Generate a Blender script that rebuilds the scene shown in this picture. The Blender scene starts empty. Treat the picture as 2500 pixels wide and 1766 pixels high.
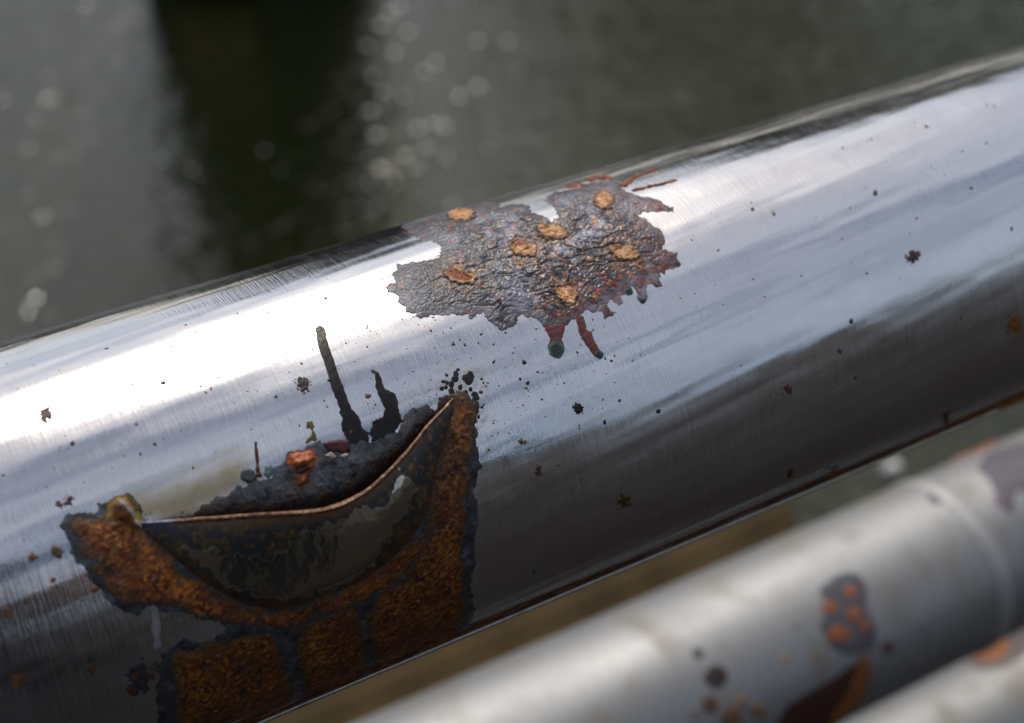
import bpy, bmesh, math, random
import numpy as np
from mathutils import Vector, Matrix

random.seed(7)
rng = np.random.default_rng(11)
sc = bpy.context.scene
C = bpy.context.collection
R_ = math.radians

# ------------------------------------------------------------------ camera
F_PX = 3472.0                       # focal length in photo pixels (50 mm on 36 mm)
PW, PH = 2500.0, 1766.0
PITCH = math.atan2(2631.0, F_PX)    # looking down
PSI = math.atan2(4356.0, 7669.0)    # yaw against the rails
CAM = np.array([0.0, 0.0, 1.23])
right = np.array([math.cos(PSI), -math.sin(PSI), 0.0])
fwd_h = np.array([math.sin(PSI), math.cos(PSI), 0.0])
fwd = fwd_h*math.cos(PITCH) - np.array([0, 0, 1.0])*math.sin(PITCH)
up = fwd_h*math.sin(PITCH) + np.array([0, 0, 1.0])*math.cos(PITCH)
cd = bpy.data.cameras.new('camera'); cam = bpy.data.objects.new('camera', cd); C.objects.link(cam)
M = Matrix(((right[0], up[0], -fwd[0], CAM[0]), (right[1], up[1], -fwd[1], CAM[1]),
            (right[2], up[2], -fwd[2], CAM[2]), (0, 0, 0, 1)))
cam.matrix_world = M
cd.sensor_width = 36.0; cd.lens = F_PX/PW*36.0
cd.clip_start = 0.01; cd.clip_end = 3000
cd.dof.use_dof = True; cd.dof.focus_distance = 0.251; cd.dof.aperture_fstop = 13.0
sc.camera = cam

# ------------------------------------------------------------------ sky and sun
SUN_AZ, SUN_EL = 25.0, 57.0         # azimuth from +Y (the water) towards +X
wd = bpy.data.worlds.new('World'); sc.world = wd; wd.use_nodes = True
nt = wd.node_tree; nt.nodes.clear()
def nd(t, **k):
    n = nt.nodes.new(t)
    for a, b in k.items(): setattr(n, a, b)
    return n
sky = nd('ShaderNodeTexSky', sky_type='NISHITA', sun_disc=False)
sky.sun_elevation = R_(SUN_EL); sky.sun_rotation = R_(SUN_AZ); sky.dust_density = 3.0; sky.air_density = 1.0
tc = nd('ShaderNodeTexCoord'); mp = nd('ShaderNodeMapping'); mp.inputs['Scale'].default_value = (1.0, 1.0, 2.2)
cn = nd('ShaderNodeTexNoise'); cn.inputs['Scale'].default_value = 3.4; cn.inputs['Detail'].default_value = 6; cn.inputs['Roughness'].default_value = 0.55
cr = nd('ShaderNodeValToRGB'); cr.color_ramp.elements[0].position = 0.36; cr.color_ramp.elements[1].position = 0.58
mx = nd('ShaderNodeMix', data_type='RGBA')
ca = nd('ShaderNodeVectorMath', operation='MULTIPLY_ADD'); ca.inputs[1].default_value = (0.82, 0.78, 0.70); ca.inputs[2].default_value = (4.8, 4.9, 5.3)
bg = nd('ShaderNodeBackground'); bg.inputs[1].default_value = 0.098
ow = nd('ShaderNodeOutputWorld')
L = nt.links.new
L(tc.outputs['Generated'], mp.inputs[0]); L(mp.outputs[0], cn.inputs['Vector']); L(cn.outputs[0], cr.inputs[0])
L(sky.outputs[0], ca.inputs[0]); L(ca.outputs[0], mx.inputs[7]); L(cr.outputs[0], mx.inputs[0]); L(sky.outputs[0], mx.inputs[6]); L(mx.outputs[2], bg.inputs[0]); L(bg.outputs[0], ow.inputs[0])
sl = bpy.data.lights.new('sun', 'SUN'); sl.energy = 2.0; sl.angle = R_(1.2); sl.color = (1.0, 0.95, 0.86)
so = bpy.data.objects.new('sun', sl); C.objects.link(so)
sd = Vector((math.sin(R_(SUN_AZ))*math.cos(R_(SUN_EL)), math.cos(R_(SUN_AZ))*math.cos(R_(SUN_EL)), math.sin(R_(SUN_EL))))
so.rotation_euler = sd.to_track_quat('Z', 'Y').to_euler(); so.location = (0, 0, 6)
sc.view_settings.view_transform = 'Standard'; sc.view_settings.look = 'None'
sc.view_settings.exposure = 0.0; sc.view_settings.gamma = 1.0; sc.view_settings.use_curve_mapping = False
sc.render.engine = 'CYCLES'
sc.cycles.use_denoising = True
try: sc.cycles.denoiser = 'OPENIMAGEDENOISE'
except Exception: pass
sc.cycles.max_bounces = 8; sc.cycles.caustics_reflective = False; sc.cycles.sample_clamp_indirect = 3.0; sc.cycles.sample_clamp_direct = 12.0

# ------------------------------------------------------------------ helpers
def tag(o, label=None, cat=None, group=None, kind=None):
    if label: o['label'] = label
    if cat: o['category'] = cat
    if group: o['group'] = group
    if kind: o['kind'] = kind
    return o
def empty(name, loc=(0, 0, 0)):
    o = bpy.data.objects.new(name, None); C.objects.link(o); o.location = loc; o.empty_display_size = 0.02
    return o
def s2l(c):
    c = np.asarray(c, float)/255.0
    return np.where(c <= 0.04045, c/12.92, ((c+0.055)/1.055)**2.4)

def _h(ix, iy, seed):
    ix = ix.astype(np.int64).astype(np.uint32); iy = iy.astype(np.int64).astype(np.uint32)
    h = ix*np.uint32(374761393) + iy*np.uint32(668265263) + np.uint32((seed*2246822519) & 0xffffffff)
    h = (h ^ (h >> np.uint32(13)))*np.uint32(1274126177)
    h = h ^ (h >> np.uint32(16)); h = h*np.uint32(2654435769); h = h ^ (h >> np.uint32(15))
    return h.astype(np.float64)/4294967295.0
def perlin(x, y, seed=0):
    x0 = np.floor(x); y0 = np.floor(y); fx = x-x0; fy = y-y0
    def g(dx, dy):
        a = _h(x0+dx, y0+dy, seed)*2*math.pi
        return np.cos(a)*(fx-dx) + np.sin(a)*(fy-dy)
    u = fx*fx*fx*(fx*(fx*6-15)+10); v = fy*fy*fy*(fy*(fy*6-15)+10)
    a = g(0, 0)*(1-u)+g(1, 0)*u; b = g(0, 1)*(1-u)+g(1, 1)*u
    return (a*(1-v)+b*v)*1.45
def fbm(x, y, seed=0, oc=4, gain=0.5):
    t = 0; a = 1.0; n = 0
    for i in range(oc):
        t = t + a*perlin(x*2**i+17.3*i, y*2**i-9.1*i, seed+i*31); n += a; a *= gain
    return t/n
def worley(x, y, seed=0):
    x0 = np.floor(x); y0 = np.floor(y)
    f1 = np.full(x.shape, 9.0); f2 = np.full(x.shape, 9.0); idv = np.zeros(x.shape)
    for dx in (-1, 0, 1):
        for dy in (-1, 0, 1):
            cx = x0+dx; cy = y0+dy
            px = cx+_h(cx, cy, seed); py = cy+_h(cx, cy, seed+91); d = np.hypot(px-x, py-y)
            nw = d < f1
            f2 = np.where(nw, f1, np.minimum(f2, d)); idv = np.where(nw, _h(cx, cy, seed+177), idv); f1 = np.where(nw, d, f1)
    return f1, f2, idv
def sstep(a, b, x):
    t = np.clip((x-a)/(b-a), 0, 1); return t*t*(3-2*t)
def mixc(a, b, t):
    return a*(1-t[..., None]) + np.asarray(b)*t[..., None]
def sdf(px, py, poly):
    """signed distance to a closed polygon, negative inside"""
    P = np.asarray(poly, float); n = len(P)
    d2 = np.full(px.shape, 1e18); ins = np.zeros(px.shape, bool)
    for i in range(n):
        a = P[i]; b = P[(i+1) % n]; e = b-a
        wx = px-a[0]; wy = py-a[1]
        t = np.clip((wx*e[0]+wy*e[1])/max(e@e, 1e-18), 0, 1)
        d2 = np.minimum(d2, (wx-e[0]*t)**2+(wy-e[1]*t)**2)
        c = (a[1] > py) != (b[1] > py)
        with np.errstate(divide='ignore', invalid='ignore'):
            xi = (b[0]-a[0])*(py-a[1])/(b[1]-a[1])+a[0]
        ins ^= c & (px < xi)
    return np.where(ins, -1, 1)*np.sqrt(d2)
def sdline(px, py, pts, w0, w1):
    """distance to a tapering stroke, negative inside"""
    P = np.asarray(pts, float); n = len(P); d = np.full(px.shape, 1e9)
    for i in range(n-1):
        a = P[i]; b = P[i+1]; e = b-a
        t = np.clip(((px-a[0])*e[0]+(py-a[1])*e[1])/max(e@e, 1e-18), 0, 1)
        q = (i+t)/(n-1)
        d = np.minimum(d, np.hypot(px-a[0]-e[0]*t, py-a[1]-e[1]*t)-(w0*(1-q)+w1*q))
    return d

def mesh_np(name, V, F, mat, parent=None, col=None, rgh=None, met=None, smooth=True):
    V = np.ascontiguousarray(V, np.float32); F = np.ascontiguousarray(F, np.int32)
    me = bpy.data.meshes.new(name)
    k = F.shape[1]
    me.vertices.add(len(V)); me.vertices.foreach_set('co', V.ravel())
    me.loops.add(F.size); me.loops.foreach_set('vertex_index', F.ravel())
    me.polygons.add(len(F)); me.polygons.foreach_set('loop_start', np.arange(0, F.size, k, dtype=np.int32))
    me.polygons.foreach_set('use_smooth', np.full(len(F), smooth))
    me.update(calc_edges=True)
    if col is not None:
        a = me.color_attributes.new('col', 'FLOAT_COLOR', 'POINT')
        cc = np.ones((len(V), 4), np.float32); cc[:, :3] = np.clip(col, 0, 1); a.data.foreach_set('color', cc.ravel())
    for nm, arr in (('rgh', rgh), ('met', met)):
        if arr is not None:
            a = me.attributes.new(nm, 'FLOAT', 'POINT'); a.data.foreach_set('value', np.ascontiguousarray(arr, np.float32).ravel())
    me.materials.append(mat)
    o = bpy.data.objects.new(name, me); C.objects.link(o)
    if parent: o.parent = parent
    return o
def grid_mesh(name, P, keep, mat, parent, col=None, rgh=None, met=None, flip=False):
    """P: (a,b,3) positions, keep: (a-1,b-1) faces to keep"""
    a, b = P.shape[:2]; idx = np.arange(a*b).reshape(a, b)
    q = np.stack([idx[:-1, :-1], idx[1:, :-1], idx[1:, 1:], idx[:-1, 1:]], -1)[keep]
    if flip: q = q[:, ::-1]
    used = np.zeros(a*b, bool); used[q.ravel()] = True
    rm = np.cumsum(used)-1
    f = lambda x: None if x is None else x.reshape(a*b, -1)[used]
    return mesh_np(name, P.reshape(-1, 3)[used], rm[q], mat, parent, f(col), f(rgh), f(met))

# ------------------------------------------------------------------ rails: where the lines of the photograph put them
def ray(px, py):
    px = np.asarray(px, float); py = np.asarray(py, float)
    return (px-PW/2)[..., None]*right - (py-PH/2)[..., None]*up + F_PX*fwd
class Rail:
    """a straight round rail along X; (u, s): metres along it and arc length round it"""
    def __init__(s, elev, rad, dist):
        s.R = rad; s.y = dist*math.cos(R_(elev)); s.z = CAM[2]+dist*math.sin(R_(elev))
    def hit(s, px, py, dr=0.0):
        d = ray(px, py); oy = CAM[1]-s.y; oz = CAM[2]-s.z; r = s.R+dr
        A = d[..., 1]**2+d[..., 2]**2; B = oy*d[..., 1]+oz*d[..., 2]; Cc = oy*oy+oz*oz-r*r
        disc = B*B-A*Cc
        t = (-B-np.sqrt(np.maximum(disc, 0)))/A
        p = CAM+d*t[..., None]
        n = np.arctan2(p[..., 2]-s.z, p[..., 1]-s.y)
        n = np.where(n < -math.pi/2, n+2*math.pi, n)
        return p[..., 0], n*s.R, p
    def us(s, pts):
        P = np.asarray(pts, float); u, a, _ = s.hit(P[:, 0], P[:, 1]); return np.stack([u, a], -1)
    def pos(s, u, a, h=0.0):
        n = a/s.R
        return np.stack([u+0*n, s.y+(s.R+h)*np.cos(n), s.z+(s.R+h)*np.sin(n)], -1)
A1, A2 = -33.99, -51.02
T1 = Rail((A1+A2)/2, 0.04, 0.04/math.sin(R_(A1-A2)/2))
T2 = Rail(-56.9, 0.040, 0.545)
T3 = Rail(-64.35, 0.040, 0.687)
# an on-axis point for tests
def z1(x, y): return (900+.35714*x, 380+.35714*y)
def z3(x, y): return (600+.29596*x, 780+.29596*y)
def z4(x, y): return (100+.50523*x, 1180+.50523*y)
def zc(x, y): return (300+.27125*x, 980+.27125*y)
def ov(x, y): return (x*1.08885, y*1.08885)
def mp_(f, pts): return [f(*p) for p in pts]

# ------------------------------------------------------------------ materials
def mat_new(name):
    m = bpy.data.materials.new(name); m.use_nodes = True
    return m, m.node_tree, m.node_tree.nodes['Principled BSDF']
def attr_mat(name, bump=0.0, bscale=2500, spec=0.5, nz=0.25, nscale=900, coat=0.0):
    """colour, gloss and metalness from the mesh, broken up by fine procedural noise and relief"""
    m, t, b = mat_new(name); N = t.nodes.new; K = t.links.new
    a = N('ShaderNodeAttribute'); a.attribute_name = 'col'
    r = N('ShaderNodeAttribute'); r.attribute_name = 'rgh'
    e = N('ShaderNodeAttribute'); e.attribute_name = 'met'
    tc = N('ShaderNodeTexCoord'); no = N('ShaderNodeTexNoise'); no.inputs['Scale'].default_value = nscale; no.inputs['Detail'].default_value = 3
    K(tc.outputs['Object'], no.inputs['Vector'])
    mr = N('ShaderNodeMapRange'); mr.inputs[1].default_value = 0.25; mr.inputs[2].default_value = 0.75
    mr.inputs[3].default_value = 1-nz; mr.inputs[4].default_value = 1+nz; K(no.outputs[0], mr.inputs[0])
    vm = N('ShaderNodeVectorMath'); vm.operation = 'SCALE'; K(a.outputs['Color'], vm.inputs[0]); K(mr.outputs[0], vm.inputs['Scale'])
    K(vm.outputs[0], b.inputs['Base Color']); K(r.outputs['Fac'], b.inputs['Roughness']); K(e.outputs['Fac'], b.inputs['Metallic'])
    b.inputs['Specular IOR Level'].default_value = spec; b.inputs['Coat Weight'].default_value = coat
    if bump:
        n2 = N('ShaderNodeTexNoise'); n2.inputs['Scale'].default_value = bscale; n2.inputs['Detail'].default_value = 4
        K(tc.outputs['Object'], n2.inputs['Vector'])
        bp = N('ShaderNodeBump'); bp.inputs['Strength'].default_value = 1.0; bp.inputs['Distance'].default_value = bump
        K(n2.outputs[0], bp.inputs['Height']); K(bp.outputs[0], b.inputs['Normal'])
    return m
def steel_mat(name, rough=(0.12, 0.26), base=(0.66, 0.66, 0.68), brush=2.2e-6, scratch=1.2e-6):
    """brushed stainless steel: hairlines run round the rail, wear changes the gloss, ochre film from the mesh"""
    m, t, b = mat_new(name); N = t.nodes.new; K = t.links.new
    tc = N('ShaderNodeTexCoord')
    def noise(scale, vs, det=3, rg=0.5, dist=0.0):
        mpn = N('ShaderNodeMapping'); mpn.inputs['Scale'].default_value = vs
        n = N('ShaderNodeTexNoise'); n.inputs['Scale'].default_value = scale; n.inputs['Detail'].default_value = det
        n.inputs['Roughness'].default_value = rg; n.inputs['Distortion'].default_value = dist
        K(tc.outputs['Object'], mpn.inputs[0]); K(mpn.outputs[0], n.inputs['Vector']); return n
    big = noise(38, (0.45, 1, 1), 4); hair = noise(2300, (1, 0.05, 0.05), 3, 0.65); fine = noise(1400, (1, 1, 1), 3); axial = noise(700, (0.05, 1, 1), 3)
    a = N('ShaderNodeAttribute'); a.attribute_name = 'col'; r = N('ShaderNodeAttribute'); r.attribute_name = 'rgh'; e = N('ShaderNodeAttribute'); e.attribute_name = 'met'
    mr = N('ShaderNodeMapRange'); mr.inputs[1].default_value = 0.3; mr.inputs[2].default_value = 0.7
    mr.inputs[3].default_value = rough[0]; mr.inputs[4].default_value = rough[1]; K(big.outputs[0], mr.inputs[0])
    ad = N('ShaderNodeMath'); ad.operation = 'ADD'; K(mr.outputs[0], ad.inputs[0]); K(r.outputs['Fac'], ad.inputs[1])
    mh = N('ShaderNodeMath'); mh.operation = 'MULTIPLY_ADD'; mh.inputs[1].default_value = 0.22; mh.inputs[2].default_value = -0.11; K(hair.outputs[0], mh.inputs[0])
    a2 = N('ShaderNodeMath'); a2.operation = 'ADD'; a2.use_clamp = True; K(ad.outputs[0], a2.inputs[0]); K(mh.outputs[0], a2.inputs[1])
    K(a2.outputs[0], b.inputs['Roughness']); K(e.outputs['Fac'], b.inputs['Metallic']); K(a.outputs['Color'], b.inputs['Base Color'])
    prev = None
    for nn, d in ((hair, brush), (fine, scratch), (axial, scratch*1.5), (big, 60e-6)):
        bp = N('ShaderNodeBump'); bp.inputs['Strength'].default_value = 1.0; bp.inputs['Distance'].default_value = d
        K(nn.outputs[0], bp.inputs['Height'])
        if prev: K(prev.outputs[0], bp.inputs['Normal'])
        prev = bp
    K(prev.outputs[0], b.inputs['Normal'])
    return m
def plain_mat(name, c1, c2, scale, rough=0.7, bump=0.0, metal=0.0, det=6, spec=0.5):
    m, t, b = mat_new(name); N = t.nodes.new; K = t.links.new
    tc = N('ShaderNodeTexCoord'); n = N('ShaderNodeTexNoise'); n.inputs['Scale'].default_value = scale; n.inputs['Detail'].default_value = det
    K(tc.outputs['Object'], n.inputs['Vector'])
    cr = N('ShaderNodeValToRGB'); cr.color_ramp.elements[0].position = 0.3; cr.color_ramp.elements[1].position = 0.7
    cr.color_ramp.elements[0].color = (*c1, 1); cr.color_ramp.elements[1].color = (*c2, 1)
    K(n.outputs[0], cr.inputs[0]); K(cr.outputs[0], b.inputs['Base Color'])
    b.inputs['Roughness'].default_value = rough; b.inputs['Metallic'].default_value = metal; b.inputs['Specular IOR Level'].default_value = spec
    if bump:
        bp = N('ShaderNodeBump'); bp.inputs['Distance'].default_value = bump; K(n.outputs[0], bp.inputs['Height']); K(bp.outputs[0], b.inputs['Normal'])
    return m
STEEL = steel_mat('brushed_steel', rough=(0.10, 0.24), brush=3.6e-5, scratch=1.0e-5)
SATIN = steel_mat('satin_steel', rough=(0.50, 0.60))
CRUST = attr_mat('oxide_crust', bump=6e-5, bscale=2600, nz=0.22)
RUST = attr_mat('rust', bump=1.3e-4, bscale=1700, nz=0.45, nscale=1500, spec=0.4)
STAIN = attr_mat('black_stain', bump=1e-5, bscale=2600, nz=0.15, spec=0.25)

# ------------------------------------------------------------------ the setting
def box_obj(name, x0, x1, y0, y1, z0, z1, mat, parent=None, bev=0.0):
    bm = bmesh.new(); bmesh.ops.create_cube(bm, size=1)
    bmesh.ops.scale(bm, vec=(x1-x0, y1-y0, z1-z0), verts=bm.verts); bmesh.ops.translate(bm, vec=((x0+x1)/2, (y0+y1)/2, (z0+z1)/2), verts=bm.verts)
    if bev: bmesh.ops.bevel(bm, geom=bm.edges[:], offset=bev, segments=2, affect='EDGES', profile=0.5)
    me = bpy.data.meshes.new(name); bm.to_mesh(me); bm.free(); me.materials.append(mat)
    o = bpy.data.objects.new(name, me); C.objects.link(o)
    if parent: o.parent = parent
    return o
WZ = -1.20                          # water level
wm, wt, wb = mat_new('canal_water')
N = wt.nodes.new; K = wt.links.new
wb.inputs['Base Color'].default_value = (0.013, 0.017, 0.004, 1); wb.inputs['Roughness'].default_value = 0.11; wb.inputs['IOR'].default_value = 1.45
tcw = N('ShaderNodeTexCoord'); prev = None
for scl, vs, dist, det in ((3.0, (0.7, 1.4, 1), 0.010, 2), (8.0, (0.8, 1.5, 1), 0.010, 2), (20.0, (0.7, 1.5, 1), 0.0085, 2), (46.0, (0.8, 1.2, 1), 0.0018, 1)):
    m1 = N('ShaderNodeMapping'); m1.inputs['Scale'].default_value = vs; m1.inputs['Rotation'].default_value = (0, 0, R_(25))
    n1 = N('ShaderNodeTexNoise'); n1.inputs['Scale'].default_value = scl; n1.inputs['Detail'].default_value = det
    K(tcw.outputs['Object'], m1.inputs[0]); K(m1.outputs[0], n1.inputs['Vector'])
    bp = N('ShaderNodeBump'); bp.inputs['Distance'].default_value = dist; K(n1.outputs[0], bp.inputs['Height'])
    if prev: K(prev.outputs[0], bp.inputs['Normal'])
    prev = bp
K(prev.outputs[0], wb.inputs['Normal'])
wv = np.array([(-900, 0.39, WZ), (900, 0.39, WZ), (900, 1500, WZ), (-900, 1500, WZ)], float)
tag(mesh_np('water', wv, np.array([[0, 1, 2, 3]]), wm, smooth=False), 'dark green rippled canal water behind the pipes', 'water', kind='structure')
ASPH = plain_mat('dark_asphalt', (0.014, 0.012, 0.010), (0.028, 0.023, 0.020), 60, 0.9, 0.002, spec=0.12)
CONC = plain_mat('old_concrete', (0.10, 0.09, 0.075), (0.19, 0.17, 0.145), 12, 0.85, 0.004)
tag(box_obj('quay', -60, 60, -60, 0.40, -2.2, 0.0, ASPH), 'dark asphalt quay the railing stands on', 'quay', kind='structure')
tag(box_obj('far_bank', -300, 300, 19, 120, -2.2, 0.35, CONC), 'far bank across the canal', 'bank', kind='structure')

# ------------------------------------------------------------------ front pipe: shape of its wall (dent, ripples)
LIP = [(343, 1278), (408, 1274), (517, 1267), (625, 1259), (707, 1255), (775, 1249), (829, 1236), (896, 1201), (955, 1147), (1000, 1098), (1044, 1040), (1080, 1003), (1106, 975)]
CREASE = [(346, 1292), (365, 1310), (383, 1328), (413, 1357), (449, 1397), (494, 1438), (555, 1478), (605, 1503), (681, 1516), (731, 1503), (807, 1470), (883, 1440), (940, 1400), (989, 1357), (1030, 1306), (1052, 1265), (1062, 1200), (1078, 1120), (1096, 1050), (1110, 990)]
lip_us = T1.us(LIP); cre_us = T1.us(CREASE)
uL, uR = lip_us[0, 0], lip_us[-1, 0]
def s_lip(u): return np.interp(u, lip_us[:, 0], lip_us[:, 1])
_o = np.argsort(cre_us[:, 0])
def s_cre(u): return np.interp(u, cre_us[_o, 0], cre_us[_o, 1])
def wall(u, s):
    """radial offset of the pipe wall from a true cylinder"""
    h = 0.00018*perlin(u*14, s*22, 3) + 0.00020*perlin(u*28+5, s*50, 4) + 0.00007*fbm(u*60, s*130, 5, 2) + 0.000028*perlin(u*140, s*300, 6)
    q = s+0.10*u
    h = h + 0.000085*perlin(u*13+2, q*210, 12) + 0.000042*perlin(u*22+7, q*420, 13)*(0.4+sstep(-0.3, 0.5, perlin(u*18, s*30, 14))) + 0.000010*perlin(u*60, q*700, 15)
    h = h + 0.0006*perlin(u*5.5+3.3, s*3, 9)
    a = np.clip((u-uL)/(uR-uL), 0, 1); bell = np.sin(math.pi*a)**0.75
    sl = s_lip(u); sc_ = np.maximum(s_cre(u), sl+0.0015)
    s0 = np.interp(u, [uL, uR], [lip_us[0, 1], lip_us[-1, 1]])-0.006
    t = np.clip((s-s0)/np.maximum(sl-s0, 1e-4), 0, 1)
    b = np.clip((s-sl)/(sc_-sl), 0, 1)
    dent = 0.0011*bell*np.where(s < sl, 0.12*t+0.88*t**4.0, 1-sstep(0.25, 1.0, b))
    inside = (u > uL) & (u < uR)
    return h - np.where(inside, dent, 0)
def ripple_only(u, s):
    return 0.0006*perlin(u*5.5+3.3, s*3, 9)
S_END = 217.3/180*math.pi*T1.R      # the sheet ends here (open underside)

# the pipe things
front = empty('metal_pipe', (0.1, T1.y, T1.z))
tag(front, 'big polished steel pipe in sharp focus, dented, crusted with grey oxide and rust', 'pipe', 'parallel metal pipes of the railing')
def under(o, par):
    o.parent = par; o.matrix_parent_inverse = par.matrix_basis.inverted() if par.parent is None else Matrix.Identity(4)
    return o

# wall of the front pipe
uu = np.concatenate([np.linspace(-1.6, -0.16, 40)[:-1], np.linspace(-0.16, 0.62, 900), np.linspace(0.62, 1.9, 40)[1:]])
nn_ = np.concatenate([np.linspace(-38, 44, 40)[:-1], np.linspace(44, 217.3, 400)])
U, S = np.meshgrid(uu, nn_/180*math.pi*T1.R, indexing='ij')
fade = sstep(-0.5, -0.16, U)*(1-sstep(0.62, 1.0, U))
H = wall(U, S)*fade
col = np.ones(U.shape+(3,))*np.array([0.66, 0.665, 0.68]); rg = np.zeros(U.shape); me_ = np.ones(U.shape)
# ochre film beside the tear and streaks of water marks (shape of their own)
och = T1.us([(335, 1225), (420, 1205), (520, 1165), (575, 1130), (600, 1175), (520, 1225), (440, 1262), (345, 1262)])
d = sdf(U, S, och); t = sstep(0.0045, -0.002, d + 0.002*fbm(U*500, S*500, 21, 3))*0.75
ap = T1.us([(1010, 985), (1060, 940), (1110, 895), (1165, 900), (1175, 990), (1190, 1090), (1150, 1060), (1080, 960)])
t2 = sstep(0.003, -0.001, sdf(U, S, ap)+0.003*fbm(U*600, S*600, 22, 3))*sstep(-0.1, 0.5, fbm(U*900, S*900, 23, 3))*0.7
t = np.maximum(t, t2)
col = mixc(col, s2l((150, 128, 62))*0.9, t); me_ = me_-0.7*t; rg = rg+0.15*t
und = sstep(140, 168, S/T1.R*180/math.pi+14*fbm(U*30, S*60, 29, 3)); rg = rg+0.16*und
film = sstep(0.15, 0.6, fbm(U*60, S*40, 27, 4))*0.25
col = col*(1-0.25*film[..., None]); rg = rg+0.10*film
tube = under(grid_mesh('tube_wall', T1.pos(U, S, H), np.ones((U.shape[0]-1, U.shape[1]-1), bool), STEEL, None, col, rg, me_, flip=True), front)

# generic layer lying on the front pipe ---------------------------------------------------------
def layer(name, poly_sd, bounds, step, hfun, cfun, mat, parent, rail=T1, wallf=wall, lift=0.0):
    """poly_sd(u,s)->signed distance; hfun(u,s,d)->height; cfun(u,s,d)->(col, rough, metal)"""
    (u0, u1), (s0, s1) = bounds
    U, S = np.meshgrid(np.arange(u0, u1, step), np.arange(s0, s1, step), indexing='ij')
    d = poly_sd(U, S)
    keep_v = d < step*2.2
    keep = keep_v[:-1, :-1] | keep_v[1:, :-1] | keep_v[1:, 1:] | keep_v[:-1, 1:]
    if not keep.any(): return None
    h = hfun(U, S, d)
    c, r, m = cfun(U, S, d)
    o = grid_mesh(name, rail.pos(U, S, wallf(U, S)+h+lift), keep, mat, None, c, r, m, flip=True)
    return under(o, parent) if parent else o
def bnd(pts, m=0.003):
    P = np.asarray(pts); return ((P[:, 0].min()-m, P[:, 0].max()+m), (P[:, 1].min()-m, P[:, 1].max()+m))
def edge_h(d, h, w, sink=0.00008):
    return h*sstep(0, -w, d) - sink*sstep(-w*0.3, w*0.5, d)
ONE = lambda U: np.ones(U.shape)

# ------------------------------------------------------------------ grey crust on the back of the front pipe
CR = [(215,495),(260,460),(350,420),(450,385),(560,355),(680,330),(780,320),(880,318),(905,350),(960,335),(1050,330),(1100,345),(1120,385),(1180,405),(1250,445),(1290,420),(1262,345),(1215,318),(1212,275),(1270,245),(1340,235),(1440,215),(1510,185),(1620,165),(1700,180),(1725,205),(1760,240),(1850,270),(1960,285),(2040,335),(2090,355),(2080,380),(1990,380),(1890,385),(1835,402),(1900,430),(1950,470),(2000,500),(2030,550),(2035,590),(2000,640),(2060,650),(2115,660),(2110,710),(2138,740),(2100,775),(2040,780),(2030,820),(2000,800),(1985,850),(2000,890),(1940,890),(1905,875),(1910,950),(1908,990),(1845,1000),(1825,940),(1800,900),(1760,920),(1735,960),(1752,1000),(1710,1020),(1655,990),(1640,1040),(1690,1070),(1670,1100),(1620,1115),(1590,1060),(1540,1075),(1480,1062),(1430,1120),(1390,1130),(1350,1165),(1270,1180),(1195,1165),(1140,1110),(1080,1100),(1020,1090),(1010,1140),(970,1183),(900,1185),(840,1150),(803,1100),(788,1060),(740,1090),(700,1110),(680,1080),(640,1100),(570,1070),(520,1100),(440,1080),(350,1110),(320,1070),(260,1060),(240,1010),(190,990),(200,950),(150,930),(110,890),(130,870),(180,860),(165,800),(200,730),(270,725),(350,710),(420,700),(475,690),(480,650),(505,620),(460,590),(380,575),(300,545)]
cr_us = T1.us(mp_(z1, CR))
def warp(U, S, f, a, seed):
    return U+a*fbm(U*f, S*f, seed, 3), S+a*fbm(U*f+40, S*f+7, seed+5, 3)
def crust_sd(U, S):
    d = sdf(U, S, cr_us)
    f1, f2, _ = worley(U*900, S*900, 31)
    g1, _, _ = worley(U*2200, S*2200, 32)
    return d + 0.00075*(f1-0.45) + 0.00022*(g1-0.4) + 0.0005*fbm(U*350, S*350, 33, 3)
lobe_c = T1.us([z1(905, 1100)])[0]; ctr = T1.us([z1(1300, 640)])[0]; redc = T1.us([z1(1950, 800)])[0]; redb = T1.us([z1(1500, 1060)])[0]; redt = T1.us([z1(1900, 340)])[0]
def gauss(U, S, c, r): return np.exp(-((U-c[0])**2+(S-c[1])**2)/(2*r*r))
def crust_h(U, S, d):
    W, X = warp(U, S, 160, 0.0014, 41)
    lump = fbm(W*190, X*190, 42, 3)
    ridg = 1-np.abs(fbm(W*330, X*330, 43, 3))*2.4
    f1, f2, idv = worley(W*620, X*620, 44); g1, g2, _ = worley(W*1700, X*1700, 45)
    core = 0.10+0.95*gauss(U, S, ctr, 0.0115)+0.6*gauss(U, S, lobe_c, 0.0035)
    h = 0.00026 + core*(0.00052*lump + 0.00022*ridg + 0.00042*(0.55-f1)*(idv+0.3)) + 0.00018*(0.5-g1) + 0.00011*fbm(U*2600, S*2600, 46, 3)
    # a few sharp creases
    cw = np.abs(fbm(W*120+3, X*230, 48, 2)); h = h - core*0.00050*sstep(0.06, 0.0, cw)
    cw = np.abs(fbm(W*260+9, X*210, 49, 2)); h = h - core*0.00030*sstep(0.05, 0.0, cw)
    return np.maximum(h, 0.00008)*(0.25*sstep(0.0, -0.0004, d)+0.75*sstep(0.0, -0.0040, d)) - 0.00006*sstep(-0.0002, 0.0003, d)
KN = [(635,425,108,42,-4,0),(1610,315,82,68,0,0),(1250,530,128,58,8,0),(1060,635,112,62,12,0),(1740,670,125,58,14,0),(622,820,132,66,14,1),(1350,948,102,72,28,0),(1550,462,30,24,10,0),(760,560,26,12,0,0),(1040,740,40,20,0,0),(1220,1000,24,18,0,0)]
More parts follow.
